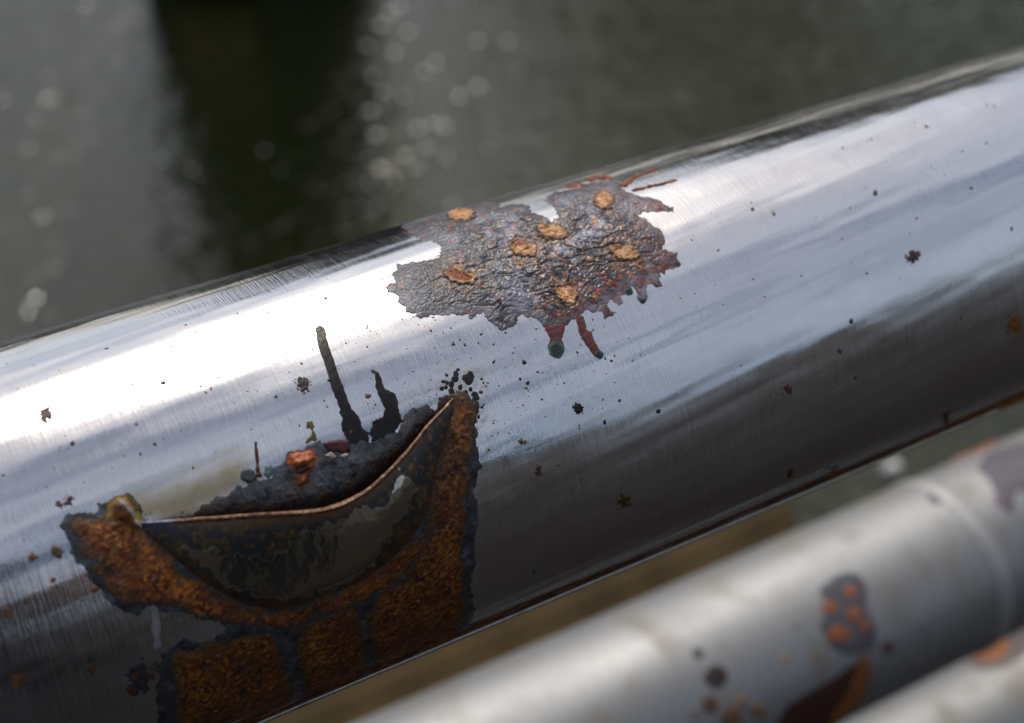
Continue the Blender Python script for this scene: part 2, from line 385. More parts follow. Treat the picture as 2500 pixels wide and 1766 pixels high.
kn_us = [(T1.us([z1(k[0], k[1])])[0], abs(T1.us([z1(k[0]+k[2], k[1])])[0][0]-T1.us([z1(k[0], k[1])])[0][0])) for k in KN]
def crust_c(U, S, d):
    n1 = fbm(U*420, S*420, 51, 4); n2 = fbm(U*1300, S*1300, 52, 3); f1, f2, idv = worley(U*800, S*800, 53)
    c = np.ones(U.shape+(3,))*s2l((80, 79, 87))
    c = mixc(c, s2l((112, 112, 124)), sstep(0.05, 0.5, n1)*0.6)
    c = mixc(c, s2l((58, 56, 62)), sstep(0.0, 0.45, -n1)*0.75)
    c = mixc(c, s2l((40, 38, 44)), sstep(0.15, 0.5, n2)*0.55)
    red = np.clip(gauss(U, S, redc, 0.007)+gauss(U, S, redb, 0.007)+gauss(U, S, redt, 0.005), 0, 1)
    c = mixc(c, s2l((96, 42, 34)), red*sstep(-0.05, 0.35, fbm(U*500, S*500, 54, 3)+0.1)*0.9)
    core = gauss(U, S, ctr, 0.014); big = fbm(U*110, S*110, 58, 3)
    c = mixc(c, s2l((146, 150, 168)), core*sstep(0.0, 0.4, big+0.3*n1)*0.75); c = mixc(c, s2l((50, 48, 54)), sstep(0.0, 0.45, -big)*0.7)
    org = sstep(0.30, 0.55, fbm(U*700+9, S*700, 55, 3)+0.12*core)
    c = mixc(c, s2l((168, 116, 56)), org*np.clip(core*1.1+red*0.4, 0, 1)*0.85)
    rs = sstep(0.88, 0.96, idv)*sstep(0.45, 0.25, f1); c = mixc(c, s2l((140, 66, 36)), rs*0.8)
    halo = sum(np.exp(-(((U-k[0])**2+(S-k[1])**2)/(2*(r_*0.95)**2))) for k, r_ in kn_us[:7])
    c = mixc(c, s2l((150, 108, 60)), np.clip(halo, 0, 1)*sstep(-0.05, 0.35, fbm(U*900, S*900, 57, 3)+0.35*halo-0.08)*0.85)
    c = mixc(c, s2l((78, 96, 92)), sstep(-0.00042, 0.0, d)*0.55*sstep(-0.1, 0.2, fbm(U*150, S*150, 56, 2)))
    r = 0.46+0.18*n2+0.12*n1-0.12*core; return c, np.clip(r, 0.26, 0.85), 0.05*ONE(U)
crust = layer('oxide_crust', crust_sd, bnd(cr_us), 0.000135, crust_h, crust_c, CRUST, front)
tag(crust, 'ragged grey oxide crust with orange rust knobs')

# orange knobs in the crust
def surf(U, S):                      # wall + crust, for what sits on the crust
    return wall(U, S)+crust_h(U, S, crust_sd(U, S))
for k, (x, y, rx, ry, rot, pit) in enumerate(KN):
    an = np.linspace(0, 2*math.pi, 28, endpoint=False); ca, sa = math.cos(R_(rot)), math.sin(R_(rot))
    pts = [z1(x+rx*math.cos(q)*ca-ry*math.sin(q)*sa, y+rx*math.cos(q)*sa+ry*math.sin(q)*ca) for q in an]
    P = T1.us(pts); mu = P.mean(0); rad = math.sqrt(np.ptp(P[:, 0])*np.ptp(P[:, 1]))/2
    def ksd(U, S, P=P, k=k, rad=rad): return sdf(U, S, P)+rad*0.30*fbm(U*800, S*800, 60+k, 4)
    def kh(U, S, d, rad=rad, pit=pit, k=k):
        t = np.clip(-d/(rad*0.8), 0, 1)
        prof = np.sqrt(np.clip(1-(1-t)**2, 0, 1))
        h = rad*0.08*prof + rad*0.05*np.exp(-((t-0.22)/0.12)**2)
        if pit: h = h*(1-0.75*sstep(0.35, 0.62, t+0.15*fbm(U*700, S*700, 71, 2)))
        else: h = h - rad*0.07*sstep(0.3, 0.8, t)
        h = h+np.clip(t*3, 0, 1)*(0.00012*fbm(U*900, S*900, 72+k, 3)-0.00010*sstep(0.05, 0.0, np.abs(fbm(U*600, S*600, 73+k, 2))))
        return (h+0.00015)*sstep(0.0002, -0.0009, d) - 0.00022*sstep(-0.0006, 0.0002, d)
    def kc(U, S, d, rad=rad, pit=pit, k=k):
        n1 = fbm(U*800, S*800, 80+k, 3); n2 = fbm(U*2000, S*2000, 90+k, 2); t = np.clip(-d/(rad*0.8), 0, 1)
        c = np.ones(U.shape+(3,))*s2l((182, 132, 86))
        c = mixc(c, s2l((220, 180, 142)), sstep(0.0, 0.5, n1)*0.85); c = mixc(c, s2l((122, 62, 26)), sstep(0.05, 0.5, -n1)*0.85)
        c = mixc(c, s2l((190, 128, 120)), sstep(0.1, 0.5, fbm(U*500+5, S*500, 95+k, 2))*(0.6 if k in (3, 6) else 0.15))
        c = mixc(c, s2l((78, 56, 46)), sstep(0.5, 0.1, t+0.3*n1)*0.85); c = mixc(c, s2l((84, 80, 84)), sstep(0.32, 0.0, t+0.3*n2)*0.85); c = mixc(c, s2l((196, 150, 60)), sstep(0.3, 0.5, n2)*0.4)
        if pit: c = mixc(c, s2l((116, 52, 16)), sstep(0.42, 0.62, t+0.12*n1)*0.95)
        return c, np.clip(0.55+0.2*n1, 0.3, 0.9), 0*ONE(U)
    layer('rust_knob', ksd, bnd(P, 0.001), 0.00013, kh, kc, RUST, crust, wallf=surf)

# dark red tongues that run out of the crust, with green-black drop ends
def tongue(name, pts, parent, tip, tipr, seed, teal=True):
    P = T1.us(mp_(z1, pts)); tp = T1.us([z1(*tip)])[0]
    ex = T1.us([z1(tip[0]+tipr, tip[1])])[0]; tr = abs(ex[0]-tp[0])+1e-6
    ln = max(np.ptp(P[:, 1]), np.ptp(P[:, 0]))
    def tsd(U, S): return np.minimum(sdf(U, S, P), np.hypot(U-tp[0], S-tp[1])-tr) + 0.00028*fbm(U*700, S*700, seed, 3)+0.00022*(worley(U*1500, S*1500, seed+3)[0]-0.4)
    def th(U, S, d):
        return (0.00013+0.00002*np.sin(S*6500+9*fbm(U*260, S*260, seed, 2))+0.00006*fbm(U*1000, S*1000, seed+1, 3))*sstep(0, -0.0008, d)-0.00007*sstep(-0.0001, 0.0002, d)
    def tcf(U, S, d):
        n = fbm(U*600, S*900, seed+2, 3); w = sstep(-0.3, 0.4, fbm(U*400, S*1300, seed+7, 3))
        c = np.ones(U.shape+(3,))*s2l((112, 44, 36)); c = mixc(c, s2l((62, 28, 30)), w*0.5); c = mixc(c, s2l((66, 58, 74)), sstep(0.0, 0.45, n)*0.8)
        q = np.hypot(U-tp[0], S-tp[1])/tr
        if teal:
            c = mixc(c, s2l((30, 34, 40)), sstep(1.25, 0.95, q)*0.95)
            c = mixc(c, s2l((70, 100, 92)), sstep(1.25, 0.95, q)*sstep(0.55, 0.9, q)*0.8)
        return c, np.clip(0.38+0.2*n, 0.2, 0.7), 0*ONE(U)
    return layer(name, tsd, bnd(np.vstack([P, [tp-tr, tp+tr]]), 0.0015), 0.00013, th, tcf, CRUST, parent)
tongue('rust_tongue', [(1195,1140),(1350,1140),(1352,1185),(1328,1250),(1345,1300),(1340,1350),(1235,1350),(1230,1300),(1240,1250),(1200,1190)], crust, (1288,1330), 60, 101)
tongue('rust_tongue', [(1420,1060),(1475,1100),(1495,1180),(1530,1200),(1545,1250),(1570,1300),(1600,1340),(1590,1385),(1550,1380),(1510,1330),(1470,1270),(1435,1200),(1418,1130)], crust, (1582,1362), 32, 102)
tongue('rust_tongue', [(1990,650),(2060,650),(2110,662),(2106,712),(2130,740),(2100,770),(2040,775),(2028,815),(2005,795),(1985,740)], crust, (2112,740), 28, 103)
tongue('rust_tongue', [(1830,850),(1895,850),(1908,950),(1906,985),(1845,990),(1828,930)], crust, (1875,990), 30, 104)
tongue('rust_tongue', [(1860,275),(1960,300),(2040,335),(2080,358),(2070,378),(1980,380),(1870,365),(1760,330)], crust, (2066,362), 22, 105)
tongue('teal_drop', [(1740,895),(1790,885),(1815,920),(1790,955),(1750,950)], crust, (1780,925), 36, 106)
tongue('teal_drop', [(1920,830),(1985,830),(2000,880),(1950,890)], crust, (1968,872), 34, 107)
for sg, w0, w1 in (([(1735,200),(1800,150),(1880,120),(1975,92)], 22, 13), ([(1810,236),(1900,215),(2000,195),(2090,166)], 14, 13), ([(1385,205),(1440,195),(1490,200)], 16, 10), ([(1525,155),(1570,142),(1620,148)], 20, 18)):
    P = T1.us(mp_(z1, sg)); sw = abs(T1.us([z1(sg[0][0], sg[0][1]+w0)])[0][1]-P[0][1])*0.85
    def fsd(U, S, P=P, sw=sw): return sdline(U, S, P, sw, sw*w1/w0)+0.0005*fbm(U*800, S*500, 110, 3)
    def fh(U, S, d): return (0.00035+0.0002*fbm(U*900, S*900, 112, 2))*sstep(0, -0.0006, d)-0.00006*sstep(-0.0001, 0.0002, d)
    def fc(U, S, d):
        n = fbm(U*900, S*900, 113, 3); c = np.ones(U.shape+(3,))*s2l((112, 58, 34)); c = mixc(c, s2l((170, 104, 44)), sstep(0.1, 0.4, n)); c = mixc(c, s2l((50, 36, 34)), sstep(0.05, 0.4, -n))
        return c, 0.6*ONE(U), 0*ONE(U)
    layer('rust_streak', fsd, bnd(P, 0.003), 0.00014, fh, fc, RUST, front)

# ------------------------------------------------------------------ torn mouth: oxide ground, rust fields, drips
OX = [(143,1271),(161,1246),(201,1243),(231,1246),(236,1225),(272,1218),(302,1208),(338,1222),(352,1262),(436,1262),(468,1246),(512,1216),(555,1197),(579,1181),(598,1181),(623,1163),(653,1164),(663,1143),(685,1126),(701,1102),(734,1091),(750,1078),(777,1075),(791,1078),(846,1076),(875,1066),(902,1072),(930,1062),(960,1050),(980,1025),(988,1008),(1006,989),(1026,988),(1044,981),(1062,990),(1080,960),(1109,952),(1145,965),(1163,982),(1168,1034),(1174,1091),(1180,1159),(1162,1203),(1176,1240),(1178,1281),(1166,1311),(1168,1382),(1156,1433),(1166,1490),(1150,1560),(1000,1640),(700,1790),(378,1790),(380,1766),(376,1685),(385,1624),(388,1584),(423,1575),(454,1556),(504,1569),(539,1543),(545,1518),(494,1523),(454,1508),(400,1500),(363,1493),(337,1508),(292,1503),(257,1468),(221,1427),(186,1387),(156,1326)]
ox_us = T1.us(OX); ox_us[:, 1] = np.minimum(ox_us[:, 1], S_END-0.0004)
def ox_sd(U, S):
    d = sdf(U, S, ox_us); f1, _, _ = worley(U*800, S*800, 131); g1, _, _ = worley(U*1900, S*1900, 132)
    return np.maximum(d+0.00045*(f1-0.45)+0.0003*(g1-0.4)+0.0010*fbm(U*420, S*420, 133, 4)+0.0004, S-S_END+0.0003)
def ox_h(U, S, d):
    f1, _, idv = worley(U*700, S*700, 141); g1, _, _ = worley(U*1800, S*1800, 142)
    upr = sstep(0.0, -0.004, S-s_lip(U))
    h = 0.00016+0.00014*fbm(U*260, S*260, 143, 4)*(0.4+upr)+0.00012*(0.5-f1)*upr*(0.3+idv)+0.00007*(0.5-g1)+0.00007*fbm(U*1500, S*1500, 144, 3)
    return np.maximum(h, 0.00006)*(0.35*sstep(0, -0.0003, d)+0.65*sstep(0, -0.0025, d))-0.00006*sstep(-0.0001, 0.0002, d)
def ox_c(U, S, d):
    n1 = fbm(U*350, S*350, 151, 4); n2 = fbm(U*1200, S*1200, 152, 3)
    upr = sstep(0.0, -0.004, S-s_lip(U))*((U > uL) & (U < uR)); c = np.ones(U.shape+(3,))*s2l((54, 56, 61)); c = mixc(c, s2l((84, 86, 93)), upr*0.7); c = mixc(c, s2l((90, 92, 99)), sstep(0.05, 0.45, n1)*0.7); c = mixc(c, s2l((30, 30, 34)), sstep(0.0, 0.4, -n1)*0.8)  # above the lip a lighter grey paints in the glossy reflection
    g = s_lip(U)-S; inr = (U > uL) & (U < uR)
    q = sstep(0.0065, 0.001, g+0.0022*fbm(U*260, S*260, 153, 3))*(g > -0.002)*inr
    c = mixc(c, s2l((84, 62, 26)), q*sstep(-0.1, 0.3, n1)*0.9); q2 = sstep(0.0032, 0.0005, g+0.0015*fbm(U*400, S*400, 154, 3))*(g > -0.002)*inr
    c = mixc(c, s2l((46, 22, 16)), q2*0.95)  # dark rust along the lip, also painting in the dark of the gap
    c = mixc(c, s2l((120, 96, 40)), sstep(0.3, 0.55, n2)*q*(1-q2)*0.7)
    c = mixc(c, s2l((60, 84, 84)), sstep(-0.00045, 0.0, d)*0.5*sstep(0.0, 0.3, fbm(U*120, S*120, 155, 2)))
    return c, np.clip(0.40+0.25*n2-0.08*upr, 0.2, 0.8), 0.1*ONE(U)
oxide = tag(layer('oxide_ground', ox_sd, bnd(ox_us, 0.002), 0.00016, ox_h, ox_c, CRUST, front), 'dark grey oxide round the torn mouth')

RWING = [(1121,955),(1159,990),(1158,1032),(1150,1076),(1147,1135),(1141,1224),(1137,1281),(1132,1382),(1131,1523),(1125,1575),(925,1655),(912,1610),(903,1560),(895,1500),(923,1463),(990,1410),(1035,1347),(1052,1300),(1040,1250),(1060,1160),(1082,1075),(1098,1000),(1104,965)]
LWING = [(171,1276),(226,1271),(262,1255),(277,1222),(302,1213),(330,1225),(338,1262),(337,1290),(375,1320),(405,1350),(449,1397),(500,1425),(560,1462),(608,1485),(681,1498),(731,1485),(807,1452),(880,1420),(950,1380),(995,1330),(1040,1290),(1040,1350),(970,1425),(900,1462),(830,1490),(760,1512),(700,1535),(630,1529),(555,1518),(484,1506),(433,1483),(383,1473),(353,1478),(302,1470),(272,1453),(241,1397),(201,1337)]
PAN1 = [(423,1599),(504,1579),(605,1554),(665,1550),(690,1620),(715,1700),(725,1790),(428,1800)]
PAN2 = [(722,1545),(800,1505),(866,1480),(880,1534),(892,1600),(906,1662),(755,1735),(742,1680),(734,1610)]
def rust_field(name, poly, seed, parent, kind=0):
    P = T1.us(poly); P[:, 1] = np.minimum(P[:, 1], S_END-0.0006)
    def rsd(U, S):
        g1, _, _ = worley(U*1500, S*1500, seed+1)
        return np.maximum(sdf(U, S, P)-(0.0004 if name == 'rust_field' else 0.0006)+0.0018*fbm(U*330, S*330, seed, 5)+0.0005*(g1-0.4), S-S_END+0.0005)
    def rh(U, S, d):
        f1, _, idv = worley(U*650, S*650, seed+2)
        b = 0.0004 if kind else 0.00015
        h = 0.00026+b*fbm(U*300, S*300, seed+3, 4)+0.00010*fbm(U*1100, S*1100, seed+4, 2)+0.00022*sstep(0.35, 0.0, f1)*sstep(0.6, 0.8, idv)
        return np.maximum(h, 0.00014)*sstep(0.0006, -0.0026, d)+0.00012*sstep(0.0002, -0.0004, d)-0.0001*sstep(-0.0002, 0.0004, d)
    def rc(U, S, d):
        n1 = fbm(U*330, S*330, seed+5, 4); n2 = fbm(U*1000, S*1000, seed+6, 3); f1, _, idv = worley(U*420, S*420, seed+7)
        n3 = fbm(U*110, S*110, seed+8, 3)
        if kind: c = np.ones(U.shape+(3,))*s2l((112, 58, 20)); lo, hi = (50, 21, 12), (176, 102, 26)
        else: c = np.ones(U.shape+(3,))*s2l((86, 45, 18)); lo, hi = (46, 21, 12), (138, 84, 23)
        c = mixc(c, s2l((88, 34, 20)), sstep(-0.1, 0.3, fbm(U*130+3, S*130, seed+14, 3))*0.6); c = mixc(c, s2l(lo), sstep(0.0, 0.4, n1)*0.9); c = mixc(c, s2l(hi), sstep(0.05, 0.30, n2*0.8+0.5*n3)*0.85)
        c = mixc(c, s2l((92, 66, 62)), sstep(0.15, 0.5, fbm(U*240+8, S*240, seed+9, 3))*(0.55 if kind else 0.15))
        clus = sstep(-0.1, 0.4, fbm(U*90, S*90, seed+12, 2)); sp = sstep(0.34, 0.20, f1/(0.4+idv)+0.15*n2)*clus; c = mixc(c, s2l((128, 80, 24)), sp*(0.25 if kind else 0.55))
        v1, v2, vid = worley(U*1100, S*1100, seed+13); c = mixc(c, s2l((120, 70, 24)), sstep(0.35, 0.15, v1)*sstep(0.7, 0.9, vid)*0.6); c = mixc(c, s2l((38, 20, 14)), sstep(0.4, 0.2, v1)*sstep(0.25, 0.1, vid)*0.7)
        hf = sstep(0.45, 0.62, np.abs(perlin(U*300+S*900, S*40+U*300, seed+10))); c = mixc(c, s2l((150, 112, 50)), hf*0.25)
        c = mixc(c, s2l((66, 54, 32)), sstep(-0.0024, -0.0002, d+0.0012*n2)*0.7); c = mixc(c, s2l((44, 44, 44)), sstep(-0.0010, 0.0, d+0.0008*n2)*0.8)
        return c, np.clip(0.62+0.2*n1, 0.4, 0.95), 0*ONE(U)
    return layer(name, rsd, bnd(P, 0.0015), 0.00016, rh, rc, RUST, parent)
tag(rust_field('rust_field', RWING, 201, oxide), 'brown rust wing right of the torn mouth')
tag(rust_field('rust_field', LWING, 221, oxide, 1), 'orange brown rust wing left of and below the torn mouth')
tag(rust_field('rust_panel', PAN1, 241, oxide), 'brown rust panel at the lower left')
tag(rust_field('rust_panel', PAN2, 261, oxide), 'brown rust panel between two dark strips')

# black drips above the tear
def stain(name, pts, seed, parent, cap=None, wob=0.0002, cols=((24, 22, 25), (38, 35, 40), (74, 50, 30)), thick=0.00005, rghv=0.45):
    P = T1.us(pts)
    def ssd(U, S):
        low = sstep(np.percentile(P[:, 1], 35), np.percentile(P[:, 1], 80), S)
        return sdf(U, S, P)+wob*fbm(U*500, S*500, seed, 3)+low*0.0006*(worley(U*900, S*900, seed+1)[0]-0.45)
    def sh(U, S, d): return (thick+0.00004*fbm(U*900, S*900, seed+2, 3))*sstep(0, -0.0004, d)-0.00006*sstep(-0.00005, 0.00015, d)
    def scf(U, S, d):
        n = fbm(U*600, S*350, seed+3, 3); m = fbm(U*2600, S*2600, seed+4, 2)
        c = np.ones(U.shape+(3,))*s2l(cols[0]); c = mixc(c, s2l(cols[1]), sstep(0.0, 0.5, n)*0.6)
        c = mixc(c, s2l(cols[2]), sstep(-0.00035, -0.00005, d)*sstep(0.0, 0.3, n+0.1)*0.8)
        if cap is not None:
            top = sstep(P[:, 1].min()+0.0065, P[:, 1].min()+0.001, S); c = mixc(c, s2l((128, 122, 104)), top*sstep(-0.05, 0.2, m)*0.9)
        return c, np.clip(rghv+0.15*n, 0.2, 0.9), 0*ONE(U)
    return layer(name, ssd, bnd(P, 0.001), 0.00013, sh, scf, STAIN, parent)
stain('black_drip', [(768,803),(770,796),(776,791),(784,790),(791,794),(795,804),(804,845),(819,890),(834,931),(846,961),(860,996),(875,1014),(884,1035),(902,1058),(906,1090),(850,1095),(846,1070),(834,1046),(831,1011),(825,987),(813,958),(804,928),(792,890),(778,848)], 301, front, cap=1)
stain('black_drip', [(914,910),(917,905),(922,904),(927,908),(934,924),(943,946),(964,961),(977,981),(976,1005),(985,1030),(960,1070),(912,1080),(903,1060),(912,1043),(911,1032),(932,1017),(940,999),(926,972),(917,940)], 311, front, wob=0.0004)
stain('maroon_patch', [(786,1082),(800,1076),(828,1072),(855,1075),(858,1103),(830,1108),(800,1102)], 321, oxide, cols=((66, 36, 40), (92, 46, 44), (60, 40, 40)), thick=0.00035)
stain('white_flakes', [(798,1112),(808,1104),(822,1108),(835,1110),(850,1104),(856,1112),(840,1120),(826,1118),(816,1128),(804,1124)], 323, oxide, cols=((150, 140, 128), (190, 184, 176), (110, 90, 70)), thick=0.0006, wob=0.0012, rghv=0.7)
stain('rust_stalk', [(621,1080),(624,1075),(628,1079),(631,1110),(635,1150),(640,1165),(626,1165),(626,1150),(623,1110)], 325, front, cols=((84, 46, 26), (128, 74, 40), (60, 40, 34)), thick=0.0005)
stain('yellow_stipple', [(755,1020),(759,1016),(763,1022),(768,1050),(777,1066),(780,1078),(752,1078),(756,1055)], 327, front, cols=((92, 80, 50), (150, 140, 90), (60, 50, 30)), wob=0.0012)
stain('teal_blister', [(588,1150),(598,1144),(610,1143),(621,1149),(626,1162),(620,1176),(604,1181),(592,1175),(586,1163)], 329, front, cols=((66, 72, 74), (92, 98, 96), (76, 110, 100)), thick=0.0004)
stain('teal_blister', [(648,1140),(658,1133),(668,1140),(668,1160),(655,1168),(646,1158)], 331, front, cols=((84, 108, 104), (104, 130, 122), (76, 110, 100)), thick=0.0003)
stain('pale_drip', [(366,1476),(384,1478),(394,1520),(392,1578),(380,1588),(372,1540)], 333, front, cols=((120, 122, 124), (140, 140, 140), (120, 112, 70)), wob=0.0004)
stain('yellow_streak', [(410,1490),(418,1490),(423,1530),(420,1575),(413,1575),(416,1530)], 335, front, cols=((112, 96, 30), (128, 110, 44), (90, 80, 40)), wob=0.0004)
# orange blister with a dark hollow
BL = T1.us([(702,1116),(714,1109),(730,1105),(750,1102),(766,1100),(771,1108),(771,1122),(765,1150),(758,1172),(748,1188),(737,1202),(726,1192),(716,1174),(710,1144)])
hol = T1.us([(736, 1149)])[0]
def blsd(U, S): return sdf(U, S, BL)+0.0003*fbm(U*700, S*700, 341, 3)
def blh(U, S, d):
    q = np.hypot((U-hol[0])/0.0014, (S-hol[1])/0.0008)
    return (0.0012*sstep(0.0002, -0.0016, d)+0.00016*np.sin(S*4200+2*fbm(U*300, S*300, 342, 2))+0.0002*fbm(U*900, S*900, 343, 2)-0.0005*sstep(1.1, 0.7, q))*sstep(0.0001, -0.0005, d)+0.0001
def blc(U, S, d):
    n = fbm(U*600, S*900, 344, 3); c = np.ones(U.shape+(3,))*s2l((150, 72, 36)); c = mixc(c, s2l((172, 96, 40)), sstep(0.0, 0.4, n)); c = mixc(c, s2l((120, 44, 34)), sstep(0.1, 0.5, -n)*0.8)
    low = sstep(hol[1]-0.0005, hol[1]+0.0025, S); c = mixc(c, s2l((104, 64, 30)), low*0.7)
    q = np.hypot((U-hol[0])/0.0014, (S-hol[1])/0.0008); c = mixc(c, s2l((58, 30, 26)), sstep(1.15, 0.85, q))
    return c, 0.5*ONE(U), 0*ONE(U)
layer('rust_blister', blsd, bnd(BL, 0.001), 0.00012, blh, blc, RUST, oxide)

# black blobs and grains at the right end of the tear
BLOB = [(1139,921,12),(1150,916,12),(1146,930,11),(1114,913,8),(1112,925,9),(1103,938,9),(1083,931,6),(1092,934,6),(1080,948,7),(1104,955,9),(1160,962,8),(1150,950,6),(1163,972,9),(1165,986,8),(1177,925,4),(1181,934,3),(1119,902,5),(1125,945,7),(1137,958,8),(1090,945,6),(1076,973,5),(1166,1005,6),(1178,995,4),(1170,1018,5)]
def round_spot(name, x, y, r, seed, parent, mat, c0, c1, rim, rag=0.3, thick=0.0004, ey=1.0, lobes=0, step=0.00013):
    an = np.linspace(0, 2*math.pi, 20, endpoint=False)
    rr = [r*(1+0.22*rag*math.sin(lobes*q+seed)+0.3*rag*math.sin(2*q+seed*3.1)) for q in an]
    P = T1.us([(x+ri*math.cos(q), y+ri*ey*math.sin(q)) for q, ri in zip(an, rr)])
    sz = 0.5*math.sqrt(np.ptp(P[:, 0])*np.ptp(P[:, 1]))
    def psd(U, S): return sdf(U, S, P)+sz*rag*0.9*fbm(U*1.3/sz, S*1.3/sz, seed, 4)+sz*0.8*(0 if lobes == 0 else 1)*(worley(U*2.6/sz, S*2.6/sz, seed+1)[0]-0.42)
    def ph(U, S, d): return (thick+thick*0.4*fbm(U*1.5/sz, S*1.5/sz, seed+2, 3))*sstep(0, -0.5*sz, d)-0.00005*sstep(-0.1*sz, 0.1*sz, d)
    def pc(U, S, d):
        n = fbm(U*1.4/sz, S*1.4/sz, seed+3, 3); c = np.ones(U.shape+(3,))*s2l(c0); c = mixc(c, s2l(c1), sstep(0.05, 0.4, n)); c = mixc(c, s2l(rim), sstep(-0.35*sz, 0, d)*0.7)
        return c, 0.5*ONE(U), 0*ONE(U)
    return layer(name, psd, bnd(P, sz*0.6+0.0002), min(step, sz/4), ph, pc, mat, parent)
for k, (x, y, r) in enumerate(BLOB):
    round_spot('black_bead', x, y, r, 400+k, front, STAIN, (28, 27, 34), (44, 40, 44), (90, 76, 40), rag=0.35, thick=0.00006)

# the flap: lower lip of the tear, bulging outwards
NA, NB = 520, 240
def resamp(pts, n, closed=False):
    P = np.asarray(pts, float); sg = np.r_[0, np.cumsum(np.hypot(*np.diff(P, axis=0).T))]; q = np.linspace(0, sg[-1], n)
    x = np.interp(q, sg, P[:, 0]); y = np.interp(q, sg, P[:, 1])
    k = np.ones(9)/9
    for _ in range(8):
        xs = np.convolve(np.pad(x, 4, mode='edge'), k, 'valid'); ys = np.convolve(np.pad(y, 4, mode='edge'), k, 'valid')
        xs[0], ys[0], xs[-1], ys[-1] = x[0], y[0], x[-1], y[-1]; x, y = xs, ys
    return np.stack([x, y], -1)
lp = resamp(LIP, NA); cp = resamp(CREASE, NA)
aa = np.linspace(0, 1, NA)[:, None]; bb = np.linspace(0, 1, NB)[None, :]
bell = np.sin(math.pi*np.clip(aa, 0, 1))**0.8
PXL = lp[:, None, :]*(1-bb[..., None]) + cp[:, None, :]*bb[..., None]
h_fl = bell*(0.0060*(1-bb**1.9) - 0.0014*np.exp(-((bb-0.93)/0.09)**2)) + 0.0007*np.sin(math.pi*bb)*bell**2*np.sin(aa*9+bb*3) + 0.0003*bb
w_fl = np.stack(T1.hit(PXL[..., 0], PXL[..., 1], 0.0)[:2], -1)
n_fl = 0.00006*fbm(w_fl[..., 0]*500, w_fl[..., 1]*500, 501, 3)
h_fl = h_fl+n_fl+ripple_only(w_fl[..., 0], w_fl[..., 1])
_, _, P_fl = T1.hit(PXL[..., 0], PXL[..., 1], h_fl)
CLEAN = mp_(z4, [(690,310),(830,320),(930,352),(1080,378),(1180,330),(1240,262),(1330,215),(1480,172),(1560,112),(1650,130),(1700,60),(1715,0),(1740,-60),(1790,-40),(1800,40),(1770,140),(1720,190),(1640,320),(1600,400),(1500,470),(1350,530),(1200,560),(1050,545),(900,490),(800,400)])
dcl = sdf(PXL[..., 0], PXL[..., 1], CLEAN)+26*fbm(PXL[..., 0]/28, PXL[..., 1]/28, 511, 4)
n1 = fbm(PXL[..., 0]/40, PXL[..., 1]/40, 512, 4); n2 = fbm(PXL[..., 0]/12, PXL[..., 1]/16, 513, 3)
c = np.ones(PXL.shape[:2]+(3,))*s2l((34, 36, 38)); c = mixc(c, s2l((60, 55, 38)), sstep(0.0, 0.4, n1)*0.8); c = mixc(c, s2l((104, 70, 28)), sstep(0.05, 0.4, n2+0.4*n1)*0.75)
bB = np.broadcast_to(bb, c.shape[:2])
c = mixc(c, s2l((94, 66, 34)), sstep(0.16, 0.02, bB+0.05*n1)*0.85); c = mixc(c, s2l((84, 50, 22)), sstep(0.72, 0.97, bB+0.16*n1)*0.9)
cl = (dcl < 0).astype(float)
c = mixc(c, np.array([0.50, 0.48, 0.40]), cl); r = 0.55-0.40*cl; m_ = 0.98*cl
FLAP = attr_mat('scorched_steel', bump=1.2e-5, bscale=1200, nz=0.12)
flap = under(grid_mesh('torn_flap', P_fl, np.ones((NA-1, NB-1), bool), FLAP, None, c, r, m_, flip=True), front)
tag(flap, 'torn lower lip bulging out of the pipe, scorched grey and brown')
# rim of the flap: the bare rusty edge of the sheet
ctr_l = P_fl[:, 0, :]; tg = np.gradient(ctr_l, axis=0); tg /= np.linalg.norm(tg, axis=1)[:, None]
rad_d = ctr_l-np.stack([ctr_l[:, 0], np.full(NA, T1.y), np.full(NA, T1.z)], -1); rad_d /= np.linalg.norm(rad_d, axis=1)[:, None]
e1 = rad_d; e2 = np.cross(tg, e1); KR = 10
q = np.arange(KR+1)/KR*2*math.pi
rr = (0.00034+0.00010*np.sin(math.pi*aa))*(1+0.4*fbm(aa*13+q[None]*0.1, q[None]*1.0+aa*0, 521, 3))
PR = ctr_l[:, None, :]+e1[:, None, :]*(np.cos(q)[None, :, None]*rr[..., None]*1.25)+e2[:, None, :]*(np.sin(q)[None, :, None]*rr[..., None])
nn1 = fbm(aa*60+0*q[None], aa*0+q[None]*0.5, 523, 3)
cR = np.ones(PR.shape[:2]+(3,))*s2l((98, 66, 46)); cR = mixc(cR, s2l((70, 42, 30)), sstep(0.0, 0.35, nn1)); cR = mixc(cR, s2l((168, 128, 88)), sstep(0.1, 0.45, -nn1)); cR = mixc(cR, s2l((110, 116, 140)), sstep(0.13, 0.06, np.broadcast_to(aa, cR.shape[:2])))  # pale flecks paint glints into the rusty edge colour
under(grid_mesh('sheet_edge', PR, np.ones((NA-1, KR), bool), RUST, None, cR, 0.45+0*cR[..., 0], 0.2+0*cR[..., 0]), flap)
